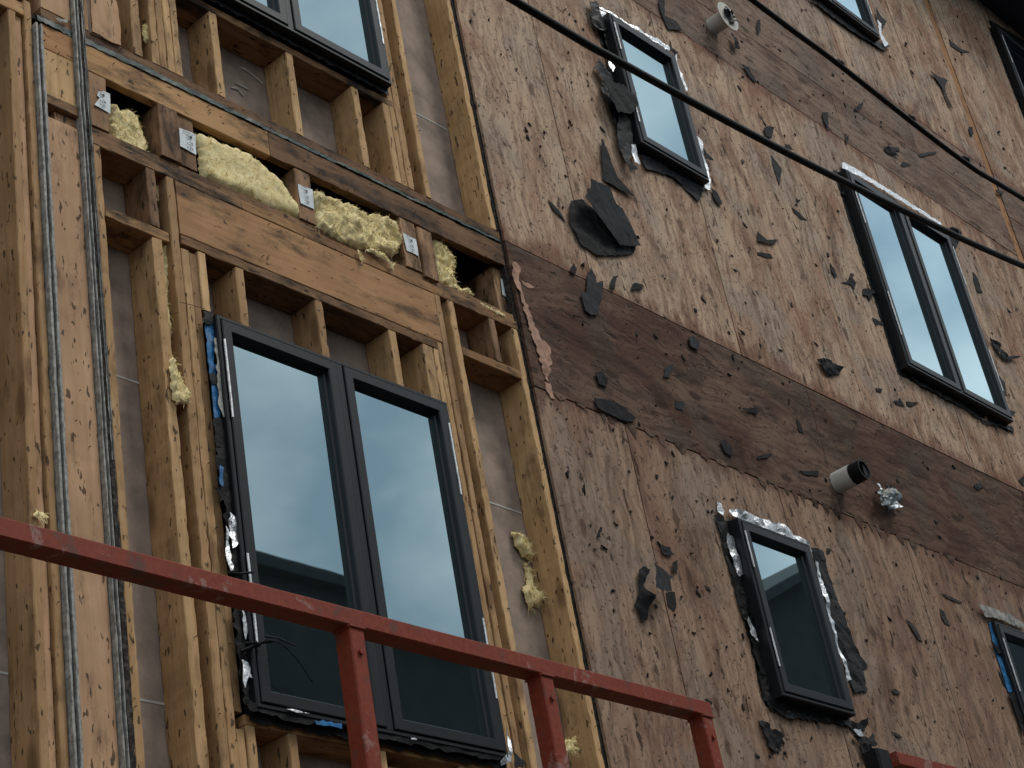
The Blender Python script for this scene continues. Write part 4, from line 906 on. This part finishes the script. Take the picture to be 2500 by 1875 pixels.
# ------------------------------------------------------------------ overhead cables
def cable(pix, y, r, label, ext0, ext1, clips=()):
    k = (CD + y) / CD
    pts = [P(px, py, y) for px, py in pix]
    (ax, az_), (bx, bz) = pts[0], pts[1]; (cx, cz), (dx, dz) = pts[-2], pts[-1]
    s0 = (bz - az_) / (bx - ax) - .02; s1 = (dz - cz) / (dx - cx) + .02
    pts = [(ax - ext0, az_ - s0 * ext0)] + pts + [(dx + ext1, dz + s1 * ext1)]
    out_ = []
    for i in range(len(pts) - 1):
        p0, p1, p2, p3 = (Vector(pts[max(0, min(len(pts) - 1, j))]) for j in (i - 1, i, i + 1, i + 2))
        for j in range(10):
            t = j / 10
            q = .5 * ((2 * p1) + (-p0 + p2) * t + (2 * p0 - 5 * p1 + 4 * p2 - p3) * t * t + (-p0 + 3 * p1 - 3 * p2 + p3) * t ** 3)
            out_.append((q.x, y, q.y))
    out_.append((pts[-1][0], y, pts[-1][1]))
    b = MB(); b.tube(out_, r, 10)
    rg_ = random.Random(int(r * 1e5) + len(out_))
    # cable ties and tape lumps along the run
    for c in clips:
        q = P(*c, y); b.tube([(q[0] - .03, y, q[1] - .004), (q[0], y, q[1]), (q[0] + .03, y, q[1] + .006)], [r * 1.05, r * 1.5, r * 1.05], 8)
        b.tube([(q[0], y, q[1]), (q[0] + rg_.uniform(-.02, .02), y - .01, q[1] - .03)], .003, 5)
    o = b.build('overhead_cable', 'cable', None, smooth=True, center=True)
    return tag(o, label, 'cable')
cable([(1254, 0), (1514, 152), (1921, 373), (2270, 545), (2500, 650)], -1.2, .0165, 'thick black cable sagging in front of the small upper window', 3.5, 3.5, [(2330, 565)])
cable([(1837, 0), (2034, 147), (2340, 385), (2500, 486)], -1.2, .0145, 'black cable running along the upper stained band in the top right', 3.0, 3.5, [(2358, 390), (2050, 155), (2225, 290)])

# ------------------------------------------------------------------ red guard rails
def rail(x0, x1, posts, label, cap=None, left_open=False):
    t = empty('guard_rail', ((x0 + x1) / 2, -.97, -1.6), label, 'guard rail')
    y0, y1 = -1.0, -.937
    b = MB(); b.bevbox(x0, x1, y0, y1, 2.003, 2.056, 'x', .004, 0, 40, .0006, 3); fixn(b.build('top_rail', 'red', t))
    for z in (1.0, .35):
        b = MB(); b.bevbox(x0, x1, y0 + .006, y1 - .006, z, z + .04, 'x', .004, 0, 30, .0006, 4); fixn(b.build('mid_rail', 'red', t))
    for p in posts:
        b = MB(); b.bevbox(p, p + .055, y0 + .001, y1 - .001, -1.6, 2.002, 'z', .004, 0, 60, .0006, 5)
        b.tube([(p - .001, y0 - .0005, 2.001), (p + .056, y0 - .0005, 2.001)], .004, 6)
        for zb in (1.93, 1.2): b.tube([(p + .028, y0 + .002, zb), (p + .028, y0 - .007, zb)], .009, 6)
        b.tube([(p - .001, y0, 2.001), (p - .001, y1, 2.001)], .004, 6); fixn(b.build('post', 'red', t))
    if cap:
        b = MB(); b.bevbox(cap[0], cap[1], y0 - .004, y1 + .004, 1.80, 2.045, 'z', .008); fixn(b.build('end_cap', 'rubber', t))
    return t
rail(.6, 4.943, (.9, 3.320, 4.093, 4.887), 'long scuffed red steel guard rail with square posts across the bottom')
rail(6.10, 9.2, (7.0, 8.2), 'second red guard rail with a black end cap at the bottom right edge', cap=(5.95, 6.04))
# slim strand of stuff wires crossing on studs
for k, pts in (('c', [(1110, 440, 0), (1160, 430, -.01)]), ('c', [(1165, 365, -.01), (1230, 380, -.015), (1330, 410, -.005)])):
    whisk(FW, wz(k, pts, -.012), .0012, 'nail', 'rust')

# smears of joint compound on the wallboard between the cripple studs
for pts in (((1140, 910), (1200, 930), (1290, 990), (1370, 1060), (1450, 1130)), ((1080, 1120), (1150, 1150), (1260, 1210)), ((1020, 1180), (1110, 1200), (1190, 1290))):
    q = [(P(380 + a / 5.53, b / 5.53, .136)) for a, b in pts]
    b = MB(); b.tube([(x, .138, z) for x, z in q], [.003, .006, .004, .006, .003][:len(q)], 6); b.build('compound_smear', 'seam', FW)
# ragged splinters of face veneer along the lower edge of the dark band
rg = random.Random(77)
x = 5.80
while x < 9.2:
    wd = rg.uniform(.03, .11); h = rg.uniform(.012, .06) * (1.6 if rg.random() < .2 else 1)
    z = 4.022
    pts = [(x, z + .012), (x + wd, z + .012), (x + wd * .85, z - h * rg.uniform(.1, .5)), (x + wd * rg.uniform(.4, .7), z - h), (x + wd * rg.uniform(.1, .3), z - h * .5)]
    sheet('torn_veneer', pts, -.0185, 'ply_band', PW, sp=.02, jag=.005, namp=.002, thick=.0012)
    x += wd * rg.uniform(.9, 2.2)
